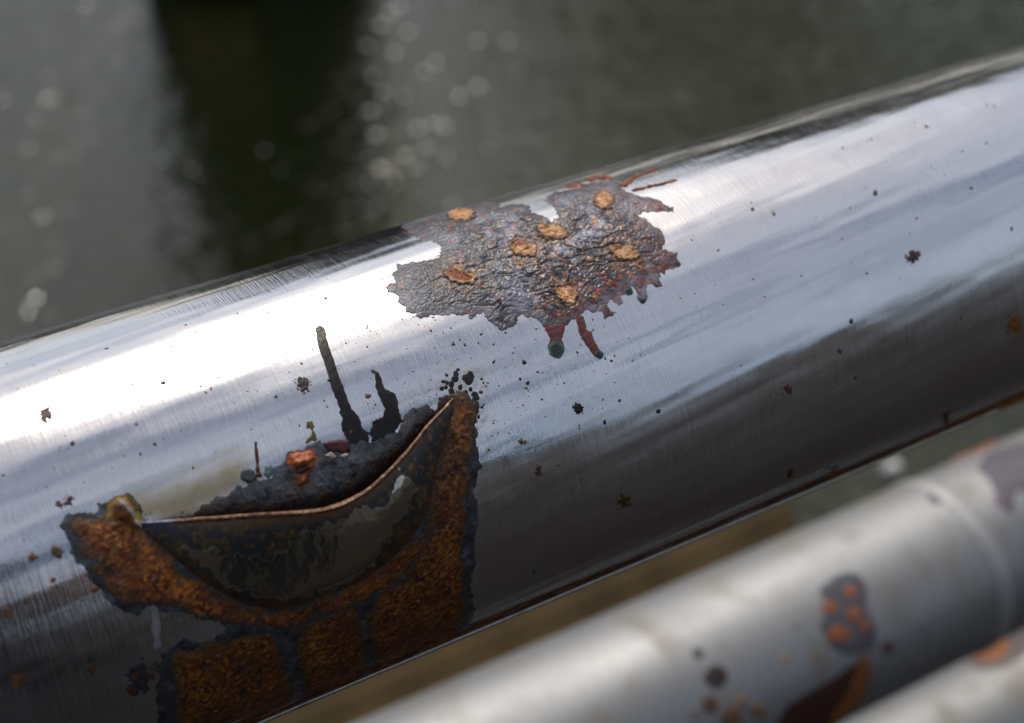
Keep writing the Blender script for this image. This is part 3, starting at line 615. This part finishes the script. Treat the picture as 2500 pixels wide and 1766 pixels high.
# pinched fold at the left end of the lip
FO = T1.us([(262,1262),(272,1228),(290,1214),(312,1216),(328,1234),(345,1272),(352,1292),(330,1300),(300,1290)])
fr0, fr1 = T1.us([(296, 1226), (340, 1284)])
def fosd(U, S): return sdf(U, S, FO)+0.0004*fbm(U*500, S*500, 531, 3)
def foh(U, S, d):
    rd = sdline(U, S, [fr0, fr1], 0.0, 0.0)
    return (0.0007+0.0022*np.exp(-(rd/0.0011)**2)+0.0004*fbm(U*500, S*500, 532, 3))*sstep(0.0, -0.0016, d)
def foc(U, S, d):
    rd = sdline(U, S, [fr0, fr1], 0.0, 0.0); n = fbm(U*600, S*600, 533, 3)
    c = np.ones(U.shape+(3,))*s2l((112, 62, 24)); c = mixc(c, s2l((60, 30, 18)), sstep(0.0, 0.4, n)); c = mixc(c, s2l((170, 112, 40)), sstep(0.1, 0.4, -n)*0.7)
    c = mixc(c, s2l((140, 142, 140)), np.exp(-(rd/0.0006)**2)*0.8*sstep(-0.3, 0.1, n)); c = mixc(c, s2l((128, 112, 40)), sstep(-0.0009, 0, d)*0.7)
    return c, 0.5*ONE(U), 0*ONE(U)
layer('pinched_fold', fosd, bnd(FO, 0.001), 0.00014, foh, foc, RUST, front, lift=0.0002)

# ------------------------------------------------------------------ loose rust spots on the front pipe
DK, BR, OR_ = (30, 26, 28), (78, 48, 26), (112, 66, 28)
SPOTS = [(740,938,19,DK,(60,44,24),(96,82,44),0.5,7),(112,1012,17,(72,46,40),(150,92,50),(60,40,44),0.5,5),(1414,997,14,DK,(56,44,40),(40,34,34),0.3,8),(2230,626,17,(52,36,34),(86,52,34),(60,48,46),0.5,5),
 (1925,950,11,(74,46,36),(96,60,44),(70,50,44),0.6,3),(1609,1005,6,BR,DK,BR,0.5,0),(1318,1152,11,BR,(54,40,26),(80,60,36),1.0,5),(1524,1228,17,(64,46,22),(88,62,28),(60,48,30),0.9,6),(2137,471,7,(46,40,40),(60,50,46),(70,60,60),0.3,0),
 (1838,509,5,(60,44,30),BR,(90,70,40),0.3,0),(2482,792,24,(116,76,26),(92,60,26),(80,64,36),0.7,4),(1277,1079,9,(96,80,36),(64,46,26),(110,96,54),0.9,4),(2312,1020,12,(66,46,24),(50,36,22),(50,42,34),0.7,4),(2050,858,7,(60,52,54),(70,52,48),(80,72,72),0.6,3),
 (168,1222,12,(70,38,40),(96,56,50),(60,40,44),0.8,4),(145,1232,9,(72,42,44),(86,54,46),(60,44,48),0.8,4),(80,1361,11,OR_,BR,(60,44,30),0.7,3),(137,1347,15,BR,OR_,(60,46,30),0.8,3),(130,1417,8,OR_,BR,(70,50,30),0.6,0),(138,1432,6,OR_,BR,(70,50,30),0.6,0),(232,1440,9,OR_,BR,(60,44,34),0.6,0),
 (18,1499,13,(96,66,34),(150,110,60),(52,40,30),0.5,3),(48,1662,20,(84,56,24),(128,86,32),(54,44,26),0.7,4),(222,1634,10,(84,58,26),BR,(60,48,30),0.8,3),(206,1648,5,BR,BR,(60,48,30),0.6,0),(345,1655,34,(44,42,50),(74,44,24),(36,36,44),0.5,5),(325,1690,13,(66,40,28),BR,(44,38,40),0.6,4),
 (1930,1160,9,(70,46,22),OR_,(50,40,34),0.8,4),(2035,1150,10,(80,50,24),OR_,(50,40,34),0.8,4),(385,1630,14,(60,56,48),(84,56,30),(48,50,56),0.7,4),(1890,520,6,(110,100,80),(130,120,90),(120,110,100),0.9,3),(1290,935,5,DK,BR,DK,0.4,0),(1271,925,4,DK,BR,DK,0.4,0),(1176,814,4,DK,BR,BR,0.4,0),(1136,840,4,DK,BR,BR,0.4,0),(324,937,4,(60,44,24),BR,BR,0.3,0),(515,948,4,(150,124,60),(150,124,60),(160,140,80),0.3,0),(378,1084,5,DK,BR,DK,0.6,0),(343,1108,4,(60,40,40),BR,DK,0.6,0)]
for k, (x, y, r, c0, c1, rim, rag, lob) in enumerate(SPOTS):
    round_spot('rust_spot', x, y, r, 600+k*5, front, RUST, c0, c1, rim, rag=rag*0.7, thick=0.00016 if r > 8 else 0.0001, ey=1.1, lobes=lob)
# tiny grains of rust and grit, too many to pick apart
V = []; Fc = []; Cc = []
for i in range(1900):
    if i < 700:
        x = rng.normal(1080, 240); y = rng.normal(890, 95)
    else: x = rng.uniform(0, 2500); y = rng.uniform(140, 1500)
    top = 838-.29*x+26; bot = 2042-.425*x-60
    if not (top < y < bot): continue
    r = min(0.00055, 0.00011*math.exp(rng.normal(0, 0.6)))*(1+0.3*(i > 700))
    u, s = T1.us([(x, y)])[0]; kq = 7; base = len(V)
    hh = float(wall(np.array([u]), np.array([s]))[0]); ang = rng.uniform(0, 6.28); el = rng.uniform(0.4, 1.0); ph = rng.uniform(0, 6.28)
    V.append(T1.pos(np.array(u), np.array(s), hh+r*0.35))
    cc = s2l([(34, 28, 26), (64, 44, 28), (92, 66, 36), (50, 44, 44)][rng.integers(4)]); Cc.append(cc)
    for j in range(kq):
        q = j/kq*2*math.pi; rj = r*rng.uniform(0.7, 1.3); dx = rj*math.cos(q); dy = rj*el*math.sin(q)
        V.append(T1.pos(np.array(u+dx*math.cos(ang)-dy*math.sin(ang)), np.array(s+dx*math.sin(ang)+dy*math.cos(ang)), hh-0.00002)); Cc.append(cc)
    for j in range(kq): Fc.append((base, base+1+j, base+1+(j+1) % kq))
gr = under(mesh_np('rust_grains', np.array(V), np.array(Fc), RUST, None, np.array(Cc), 0.6*np.ones(len(V)), np.zeros(len(V)), smooth=False), front); gr['kind'] = 'stuff'

# sheet edge along the underside: rust seam and bright rolled rim
u_e = np.linspace(-0.3, 0.9, 1500)
def strip(name, prof, colf, mat, met, rgh, parent):
    """prof: list of (arc offset from S_END, height) pairs swept along the pipe"""
    P = []; Cl = []
    for j, (ds, h) in enumerate(prof):
        s = np.full(u_e.shape, S_END+ds); w = ripple_only(u_e, s)*1.0
        P.append(T1.pos(u_e, s, w+h(u_e) if callable(h) else w+h)); Cl.append(colf(u_e, j))
    P = np.stack(P, 1); Cl = np.stack(Cl, 1)
    return under(grid_mesh(name, P, np.ones((P.shape[0]-1, P.shape[1]-1), bool), mat, None, Cl, rgh+0*Cl[..., 0], met+0*Cl[..., 0], flip=True), parent)
U_OR = T1.us([(2390, 1015)])[0][0]
def seam_c(u, j):
    n = fbm(u*160, u*0+j*0.9, 701, 4); c = np.ones(u.shape+(3,))*s2l((96, 50, 22)); c = mixc(c, s2l((36, 28, 30)), sstep(-0.05, 0.3, n)); c = mixc(c, s2l((150, 92, 36)), sstep(0.1, 0.4, -n)*0.9)
    c = mixc(c, s2l((126, 128, 140)), sstep(0.2, 0.4, fbm(u*90+7, u*0+j*0.5, 703, 3))*0.8); return mixc(c, s2l((150, 92, 28)), sstep(U_OR-0.03, U_OR+0.01, u)*sstep(-0.2, 0.2, n)*0.8)
def seam_h(k): return lambda u: k+0.00025*fbm(u*220, u*0+k*9000, 705, 3)
strip('rust_seam', [(-0.0045, seam_h(-0.0002)), (-0.0032, seam_h(0.0001)), (-0.0020, seam_h(0.0002)), (-0.0012, seam_h(0.0004)), (-0.0006, seam_h(0.0006)), (-0.0002, seam_h(0.0008)), (0.0002, seam_h(0.0010)), (0.0004, seam_h(0.0011))], seam_c, RUST, 0.0, 0.55, front)
def rim_c(u, j):
    n = fbm(u*120, u*0+j*0.3, 711, 4); c = np.ones(u.shape+(3,))*np.array([0.52, 0.49, 0.43]); c = mixc(c, s2l((110, 84, 48)), sstep(0.15, 0.4, n)*0.7); return mixc(c, s2l((140, 90, 20)), sstep(U_OR-0.01, U_OR+0.01, u)*sstep(0.0, 0.3, 0.3+n))
strip('bright_rim', [(0.0008, 0.0002), (0.0002, 0.0009), (-0.0004, 0.0011), (-0.0006, 0.0013), (-0.0005, 0.0016), (-0.0001, 0.0018), (0.0006, 0.0019), (0.0014, 0.0016), (0.0018, 0.0004)], rim_c, STAIN, 0.75, 0.38, front)

# ------------------------------------------------------------------ lower pipes
def flat_wall(seed):
    return lambda U, S: 0.00010*perlin(U*16, S*24, seed)+0.00005*perlin(U*40, S*60, seed+1)
def plain_pipe(rail, name, seed, label, x0=-1.6, x1=1.9):
    root = empty(name, (0.1, rail.y, rail.z)); tag(root, label, 'pipe', 'parallel metal pipes of the railing')
    uu = np.concatenate([np.linspace(x0, -0.1, 30)[:-1], np.linspace(-0.1, 0.9, 260), np.linspace(0.9, x1, 30)[1:]]); ss = np.linspace(0, 2*math.pi, 121)*rail.R
    U, S = np.meshgrid(uu, ss, indexing='ij'); S2 = np.where(S > (2*math.pi-1e-9)*rail.R, 0, S)
    H = flat_wall(seed)(U, S2); c = np.ones(U.shape+(3,))*np.array([0.31, 0.315, 0.32]); f = sstep(0.0, 0.5, fbm(U*50, S2*40, seed+3, 3))
    c = mixc(c, np.array([0.26, 0.23, 0.18]), f*0.5)
    under(grid_mesh('tube_wall', rail.pos(U, S, H), np.ones((U.shape[0]-1, U.shape[1]-1), bool), SATIN, None, c, 0.06+0.1*f, ONE(U), flip=False), root)
    return root
mid = plain_pipe(T2, 'metal_pipe', 801, 'blurred steel pipe below the big one, with collar, grey patch and rust spots')
low = plain_pipe(T3, 'metal_pipe', 821, 'lowest blurred steel pipe, bright sliver in the lower right corner')
W2 = flat_wall(801)
def patch2(name, pts, seed, c0, c1, parent, rail=T2, thick=0.0003, rag=0.0006, wf=W2, rgh=0.5, tagl=None):
    P = rail.us(pts)
    def a(U, S): return sdf(U, S, P)+rag*fbm(U*400, S*400, seed, 3)
    def b(U, S, d): return (thick+thick*0.4*fbm(U*500, S*500, seed+1, 3))*sstep(0, -0.0009, d)-0.00006*sstep(-0.0001, 0.0003, d)
    def cf(U, S, d):
        n = fbm(U*350, S*350, seed+2, 3); c = np.ones(U.shape+(3,))*s2l(c0); return mixc(c, s2l(c1), sstep(0.0, 0.4, n)), rgh*ONE(U), 0*ONE(U)
    o = layer(name, a, bnd(P, 0.002), 0.0003, b, cf, RUST, parent, rail=rail, wallf=wf)
    if o is not None and tagl: o['label'] = tagl
    return o
def disc(x, y, rx, ry=None, n=16):
    ry = ry or rx; return [(x+rx*math.cos(q), y+ry*math.sin(q)) for q in np.linspace(0, 2*math.pi, n, endpoint=False)]
gp = patch2('oxide_patch', mp_(ov, [(1872,1292),(1895,1283),(1922,1286),(1942,1310),(1945,1370),(1966,1410),(1962,1452),(1905,1470),(1862,1452),(1838,1400),(1850,1350),(1833,1322),(1855,1305)]), 831, (78,77,84), (64,62,66), mid, thick=0.0005)
W2b = lambda U, S: W2(U, S)+0.0005
for i, (x, y, rx, ry) in enumerate(((1908,1327,14,14),(1862,1362,15,14),(1915,1380,17,16),(1937,1406,12,12),(1880,1422,26,19))):
    patch2('rust_knob', [ov(*p) for p in disc(x, y, rx, ry)], 840+i, (132,74,40), (150,90,52), gp, wf=W2b)
for i, (x, y, r, c0) in enumerate(((1605,1518,27,(52,42,42)),(1565,1465,14,(84,80,78)),(1592,1580,20,(92,68,50)),(1640,1610,26,(110,84,60)),(1700,1595,18,(120,92,66)),(1662,1572,13,(140,112,86)),(1786,1402,10,(120,120,120)),(1757,1478,10,(150,124,100)),(1832,1476,9,(128,104,96)),(1990,1452,16,(96,64,62)),(2047,1480,16,(112,108,110)),(2065,1405,10,(120,118,118)),(1560,1600,12,(120,110,96)),(2100,1112,20,(84,80,90)),(2250,1118,22,(112,92,102)))):
    patch2('rust_spot', [ov(*p) for p in disc(x, y, r)], 860+i, c0, tuple(int(v*0.8) for v in c0), mid)
# flat patch on the middle pipe, the hole's dark painted in, rusty rim raised
ho = patch2('hole_patch', mp_(ov, [(1740,1625),(1765,1580),(1820,1548),(1870,1520),(1912,1490),(1938,1468),(1948,1500),(1930,1550),(1895,1600),(1860,1640),(1740,1660)]), 880, (62,28,14), (36,18,12), mid, rgh=0.7, tagl='flat dark rusty patch painted as a hole in the blurred pipe')
patch2('hole_rim', mp_(ov, [(1938,1468),(1950,1500),(1934,1552),(1900,1602),(1862,1650),(1832,1650),(1868,1600),(1905,1545),(1922,1500)]), 883, (128,78,36), (104,60,28), ho, wf=lambda U, S: W2(U, S)+0.0006)
patch2('oxide_patch', mp_(ov, [(2190,1050),(2215,1015),(2296,990),(2340,1010),(2340,1130),(2280,1100),(2270,1155),(2240,1135),(2222,1085)]), 885, (92,88,98), (78,68,76), mid)
patch2('rust_streak', mp_(ov, [(2040,1068),(2060,1046),(2110,1018),(2170,995),(2230,985),(2235,1000),(2180,1018),(2120,1042),(2070,1064)]), 887, (132,72,34), (160,92,44), mid, thick=0.0012)
# collar: a short sleeve welded round the middle pipe
uc = T2.us([ov(2245, 1290)])[0][0]
prof = [(-0.0022, -0.0004), (-0.0018, 0.0006), (-0.0008, 0.0011), (0.0006, 0.0011), (0.0018, 0.0006), (0.0022, -0.0004)]
ang = np.linspace(0, 2*math.pi, 97)
PC = np.stack([np.stack([np.full(ang.shape, uc+a*2.2), T2.y+(T2.R+h*0.9)*np.cos(ang), T2.z+(T2.R+h*0.9)*np.sin(ang)], -1) for a, h in prof], 0)
under(grid_mesh('collar', PC, np.ones((PC.shape[0]-1, 96), bool), SATIN, None, np.ones(PC.shape[:2]+(3,))*0.40, 0.14+0*PC[..., 0], 1+0*PC[..., 0], flip=False), mid)
W3 = flat_wall(821)
lp3 = patch2('oxide_patch', mp_(ov, [(2165,1490),(2190,1455),(2240,1430),(2300,1400),(2330,1420),(2300,1470),(2250,1500),(2200,1505)]), 890, (92,88,92), (120,90,60), low, rail=T3, wf=W3)
patch2('rust_knob', mp_(ov, [(2190,1475),(2220,1445),(2262,1440),(2255,1470),(2215,1485)]), 893, (140,88,44), (112,70,40), lp3, rail=T3, wf=lambda U, S: W3(U, S)+0.0004)

# ------------------------------------------------------------------ posts that carry the pipes (out of the frame)
POST = plain_mat('galvanised_steel', (0.34, 0.34, 0.34), (0.46, 0.46, 0.45), 40, 0.35, 0.0005, metal=0.9)
for k, x in enumerate((-0.9, 1.35)):
    p = empty('railing_post', (x, T2.y, 0)); tag(p, ('upright steel post holding the pipes, beyond the left edge', 'upright steel post holding the pipes, beyond the right edge')[k], 'post', 'railing posts')
    under(box_obj('upright', x-0.03, x+0.03, T2.y-0.012, T2.y+0.012, 0.014, T1.z-0.03, POST, bev=0.003), p)
    under(box_obj('bracket', x-0.025, x+0.025, T1.y-0.01, T2.y-0.013, T1.z-0.052, T1.z-0.038, POST, bev=0.002), p)
    under(box_obj('base_plate', x-0.07, x+0.07, T2.y-0.07, T2.y+0.07, 0.0, 0.013, POST, bev=0.003), p)

# ------------------------------------------------------------------ things on the water
def on_plane(px, py, z):
    d = ray(px, py); t = (z-CAM[2])/d[2]; return CAM+d*t
TIM = plain_mat('wet_timber', (0.034, 0.022, 0.009), (0.066, 0.044, 0.018), 9, 0.85, 0.01, spec=0.15)
DARK = plain_mat('tarred_timber', (0.008, 0.007, 0.006), (0.022, 0.018, 0.014), 14, 0.6, 0.01)
OCHRE = plain_mat('ochre_rubbing_strip', (0.36, 0.24, 0.08), (0.50, 0.34, 0.12), 18, 0.7, 0.004)
# landing stage below the quay wall, its end just left of the green gap
xe = on_plane(1960, 1262, -0.55)[0]
ls = empty('landing_stage', (xe-1.5, 1.2, -0.7)); tag(ls, 'brown timber landing stage seen blurred between the two upper pipes', 'landing stage')
for j in range(9):
    y0 = 0.43+j*0.16
    under(box_obj('plank', xe-3.0-0.02*(j % 3), xe-0.015*(j % 2), y0, y0+0.158, -0.60, -0.555-0.003*(j % 2), TIM, bev=0.004), ls)
for xx in (xe-0.2, xe-1.6, xe-2.8):
    under(box_obj('pile', xx-0.08, xx+0.08, 1.0, 1.16, -1.9, -0.602, DARK, bev=0.01), ls)
# mooring block whose dark reflection stands in the water
pb = on_plane(615, -30, WZ); pc_ = on_plane(345, -30, WZ); pd = on_plane(880, -30, WZ)
w = np.linalg.norm(pd-pc_); dirx = (pd-pc_)/w; diry = np.array([-dirx[1], dirx[0], 0])
mb = empty('mooring_block', (pb[0], pb[1], WZ)); mb.rotation_euler.z = math.atan2(dirx[1], dirx[0]); tag(mb, 'dark tarred timber mooring block standing in the water, seen as a black reflection', 'mooring block')
for j in range(4):
    ww = w/4
    o = box_obj('timber', -w/2+j*ww+0.006, -w/2+(j+1)*ww-0.006, 0.0+0.02*(j % 2), 0.9, -1.0, 4.2+0.1*(j % 3), DARK, bev=0.02); o.parent = mb
o = box_obj('rubbing_strip', -0.44*w+0.08, -0.44*w+0.55*w-0.1, -0.06, -0.004, 0.10, 0.42, OCHRE, bev=0.01); o.parent = mb
# small white ball added as a sun glint, a bright disc of blur
fp = on_plane(2176, 1158, WZ)
WHITE = plain_mat('white_glint', (0.72, 0.71, 0.66), (0.82, 0.81, 0.77), 30, 0.4)
bm = bmesh.new(); bmesh.ops.create_uvsphere(bm, u_segments=24, v_segments=14, radius=0.024)
for v in bm.verts: v.co.z *= 1.15; v.co.z += 0.016; v.co.x *= 1.0+0.1*math.cos(v.co.z*90)
me = bpy.data.meshes.new('float'); bm.to_mesh(me); bm.free(); me.materials.append(WHITE)
for p in me.polygons: p.use_smooth = True
fl = bpy.data.objects.new('glint_ball', me); C.objects.link(fl); fl.location = fp; tag(fl, 'tiny white ball added as a sun glint on the water, a bright blurred dot above the middle pipe', 'float')

# added white flecks standing in for sun glints on the ripples
GLINTS = [(1600,480,1.2),(1620,585,1.2),(1800,555,1.0),(2062,378,1.1),(2060,180,.9),(1830,310,.9),(1700,230,1.0),(1585,200,1.0),(2105,640,.6),(1140,650,.55),(1210,735,.4),(830,735,.55),(1590,690,.6),(1880,275,.9),(2190,180,.8),(1590,790,.55),(700,690,.7),(1680,60,1.1),(1720,30,1.0),(1640,110,1.0),(1760,140,.9),(1610,330,.8),(1740,420,.7),(1560,900,.5),(860,1110,.4),(750,430,.45),(1980,420,.5),(1900,520,.45),(2240,300,.5),(1650,400,.8)]
V = []; Fc = []
for k, (zx, zy, sz) in enumerate(GLINTS):
    p = on_plane(zx*.5662, zy*.5662, WZ); r0 = 0.0125*sz*np.linalg.norm(p-CAM)/4.6; b0 = len(V); kq = 9
    V.append((p[0], p[1], WZ+r0*0.7))
    for ring, (f, zf) in enumerate(((0.6, 0.5), (1.0, 0.05))):
        for j in range(kq):
            a = j/kq*6.2832; rj = r0*f*(1+0.25*math.sin(3*a+k)); V.append((p[0]+rj*math.cos(a), p[1]+rj*math.sin(a), WZ+r0*zf))
    for j in range(kq):
        j2 = (j+1) % kq; Fc += [(b0, b0+1+j, b0+1+j2), (b0+1+j, b0+1+kq+j, b0+1+kq+j2), (b0+1+j, b0+1+kq+j2, b0+1+j2)]
fo_ = mesh_np('glint_flecks', np.array(V), np.array(Fc), WHITE); tag(fo_, 'scattered white flecks added as sun glints on the dark water', 'foam', kind='stuff')

# trees on the far bank, mirrored in the water and the steel
LEAF = plain_mat('foliage', (0.030, 0.040, 0.012), (0.075, 0.095, 0.030), 2.0, 0.7); BARK = plain_mat('bark', (0.05, 0.04, 0.03), (0.10, 0.08, 0.06), 8, 0.9, 0.02)
def tree(x, y, h, rad, seed, label):
    r = np.random.default_rng(seed); t = empty('bank_tree', (x, y, 0.35)); tag(t, label, 'tree', 'trees on the far bank')
    K_ = 10; hh = np.linspace(0, h*0.6, 7); V = []; Fq = []
    for i, z in enumerate(hh):
        rr = 0.28*(1-0.7*i/6)+(0.15 if i == 0 else 0)
        for j in range(K_): V.append((rr*math.cos(j/K_*6.283)+0.1*math.sin(i), rr*math.sin(j/K_*6.283), z))
    for i in range(6):
        for j in range(K_): Fq.append((i*K_+j, i*K_+(j+1) % K_, (i+1)*K_+(j+1) % K_, (i+1)*K_+j))
    o = mesh_np('trunk', np.array(V), np.array(Fq), BARK); o.parent = t
    n = 15000; cl = r.normal(0, 1, (60, 3)); cl /= np.linalg.norm(cl, axis=1)[:, None]; cl *= r.uniform(0.45, 1.0, (60, 1)); cl *= np.array([rad, rad, h*0.36]); cl[:, 2] += h*0.62
    c = cl[r.integers(0, 60, n)]+r.normal(0, 0.42, (n, 3)); a = r.normal(0, 1, (n, 3)); a /= np.linalg.norm(a, axis=1)[:, None]; b = np.cross(a, r.normal(0, 1, (n, 3))); b /= np.linalg.norm(b, axis=1)[:, None]
    s = r.uniform(0.14, 0.30, (n, 1)); V = np.stack([c-a*s, c+b*s*0.6, c+a*s, c-b*s*0.6], 1).reshape(-1, 3)
    o = mesh_np('crown', V, np.arange(4*n).reshape(n, 4), LEAF, smooth=False); o.parent = t
for k, (az, dist, h, rad) in enumerate(((43, 25, 12, 3.6), (54, 30, 13.5, 4.2), (66, 38, 14, 4.4), (33, 30, 9.5, 3.2), (78, 50, 14, 4.6))):
    tree(dist*math.sin(R_(az)), max(20.5, dist*math.cos(R_(az))), h, rad, 900+k, ('nearest', 'second', 'third', 'smallest', 'farthest')[k]+' green tree on the far bank, mirrored in the water')

# ------------------------------------------------------------------ behind the camera: photographer, and unseen warehouses added and shaped for the steel's dark reflection
COAT = plain_mat('dark_coat', (0.008, 0.008, 0.011), (0.016, 0.016, 0.022), 40, 0.9, spec=0.15); SKIN = plain_mat('skin', (0.42, 0.26, 0.19), (0.50, 0.32, 0.24), 20, 0.5); HAIR = plain_mat('dark_hair', (0.02, 0.014, 0.01), (0.04, 0.028, 0.02), 60, 0.6)
def skin_body(name, joints, edges, mat, parent, sub=2, rootj=0):
    me = bpy.data.meshes.new(name); me.from_pydata([j[:3] for j in joints], edges, []); o = bpy.data.objects.new(name, me); C.objects.link(o)
    md = o.modifiers.new('skin', 'SKIN'); md.use_smooth_shade = True
    for i, j in enumerate(joints): me.skin_vertices[0].data[i].radius = (j[3], j[4] if len(j) > 4 else j[3])
    me.skin_vertices[0].data[rootj].use_root = True
    ss = o.modifiers.new('sub', 'SUBSURF'); ss.levels = sub; ss.render_levels = sub
    me.materials.append(mat); o.parent = parent; return o
per = empty('person', (-0.05, -0.56, 0)); tag(per, 'person in a dark coat holding a camera, only a dark reflection at the left', 'person')
J = [(0,0,0.95,.16,.12),(0,0.01,1.15,.15,.11),(0,0.02,1.38,.17,.11),(0,0.02,1.50,.06,.06),(0,0.05,1.60,.075,.09),(0,0.05,1.70,.07,.085),
     (-.20,0.02,1.42,.06),(-.25,0.02,1.17,.05),(-.09,0.34,1.20,.036),(.20,0.02,1.42,.06),(.25,0.04,1.17,.05),(.15,0.36,1.20,.036),
     (-.10,0,0.88,.095),(-.11,0.02,0.48,.065),(-.11,-0.02,0.08,.045),(-.12,0.12,0.04,.04),(.10,0,0.88,.095),(.11,0.02,0.48,.065),(.11,-0.02,0.08,.045),(.12,0.12,0.04,.04)]
E_ = [(0,1),(1,2),(2,3),(3,4),(4,5),(2,6),(6,7),(7,8),(2,9),(9,10),(10,11),(0,12),(12,13),(13,14),(14,15),(0,16),(16,17),(17,18),(18,19)]
skin_body('body', J, E_, COAT, per)
skin_body('face', [(0,0.085,1.56,.05),(0,0.10,1.63,.058),(0,0.085,1.70,.05),(0,0.175,1.625,.012)], [(0,1),(1,2),(1,3)], SKIN, per, rootj=1)
skin_body('hair', [(0,0.0,1.60,.07),(0,0.01,1.72,.085),(0,0.07,1.775,.06)], [(0,1),(1,2)], HAIR, per)
for sx, hx in ((-1, -.09), (1, .15)):
    b0 = (hx, 0.37, 1.20); jj = [(*b0, .024, .03), (hx-sx*0.01, 0.42, 1.205, .026, .03)]; ee = [(0, 1)]
    for f, (dz, ln) in enumerate(((.028, .060), (.010, .068), (-.008, .064), (-.026, .050))):
        k = len(jj); jj += [(hx-sx*0.012, 0.44, 1.205+dz, .009), (hx-sx*0.03, 0.44+ln*0.45, 1.205+dz, .0085), (hx-sx*0.05, 0.44+ln*0.55, 1.205+dz, .008)]; ee += [(1, k), (k, k+1), (k+1, k+2)]
    k = len(jj); jj += [(hx-sx*0.03, 0.40, 1.235, .010), (hx-sx*0.055, 0.42, 1.25, .009)]; ee += [(0, k), (k, k+1)]
    skin_body('hand', jj, ee, SKIN, per, 1)
BLK = plain_mat('black_plastic', (0.012, 0.012, 0.012), (0.02, 0.02, 0.02), 90, 0.45)
hc = empty('hand_camera', tuple(CAM-fwd*0.02)); hc.rotation_euler = cam.matrix_world.to_euler(); tag(hc, 'black camera held in front of the dark coat, mirrored in the steel', 'camera')
b_ = box_obj('camera_body', -0.065, 0.065, -0.045, 0.045, 0.085, 0.125, BLK, bev=0.008); b_.parent = hc
bm = bmesh.new(); bmesh.ops.create_cone(bm, cap_ends=True, segments=32, radius1=0.036, radius2=0.033, depth=0.074); bmesh.ops.translate(bm, vec=(0, 0, 0.047), verts=bm.verts)
me = bpy.data.meshes.new('lens'); bm.to_mesh(me); bm.free(); me.materials.append(BLK); lo_ = bpy.data.objects.new('lens', me); C.objects.link(lo_); lo_.parent = hc
BRK = plain_mat('dark_brick', (0.080, 0.077, 0.075), (0.16, 0.152, 0.145), 0.6, 0.9, 0.01, spec=0.12); GLS = plain_mat('dark_glass', (0.02, 0.025, 0.03), (0.03, 0.035, 0.04), 3, 0.1); ROOF = plain_mat('roof_slate', (0.04, 0.04, 0.045), (0.07, 0.07, 0.075), 8, 0.7)
for q, (x0, x1, hh, yy, lab) in enumerate(((-60, -22, 3.6, -17, 'long low'), (-20, -4, 5.4, -16, 'tall narrow'), (-2.5, 13, 3.8, -15, 'middle'), (15, 34, 4.8, -16.5, 'broad'), (37, 80, 4.0, -18, 'far'))):
    wh = empty('warehouse', ((x0+x1)/2, yy-5, 0)); tag(wh, lab+' dark brick warehouse behind the viewer, added to darken the reflection along the underside of the pipes', 'building', 'warehouses behind the viewer')
    under(box_obj('wall', x0, x1, yy-10, yy, 0, hh, BRK), wh); under(box_obj('roof', x0-0.3, x1+0.3, yy-10.3, yy+0.3, hh+0.003, hh+0.4, ROOF), wh)
    for k in range(int((x1-x0)//4.5)):
        x = x0+1.4+k*4.5
        w_ = under(box_obj('window', x, x+1.6, yy-0.02, yy+0.04, 1.2, hh-1.2, GLS), wh)
        under(box_obj('sill', x-0.1, x+1.7, yy+0.001, yy+0.14, 1.08, 1.197, CONC), w_)
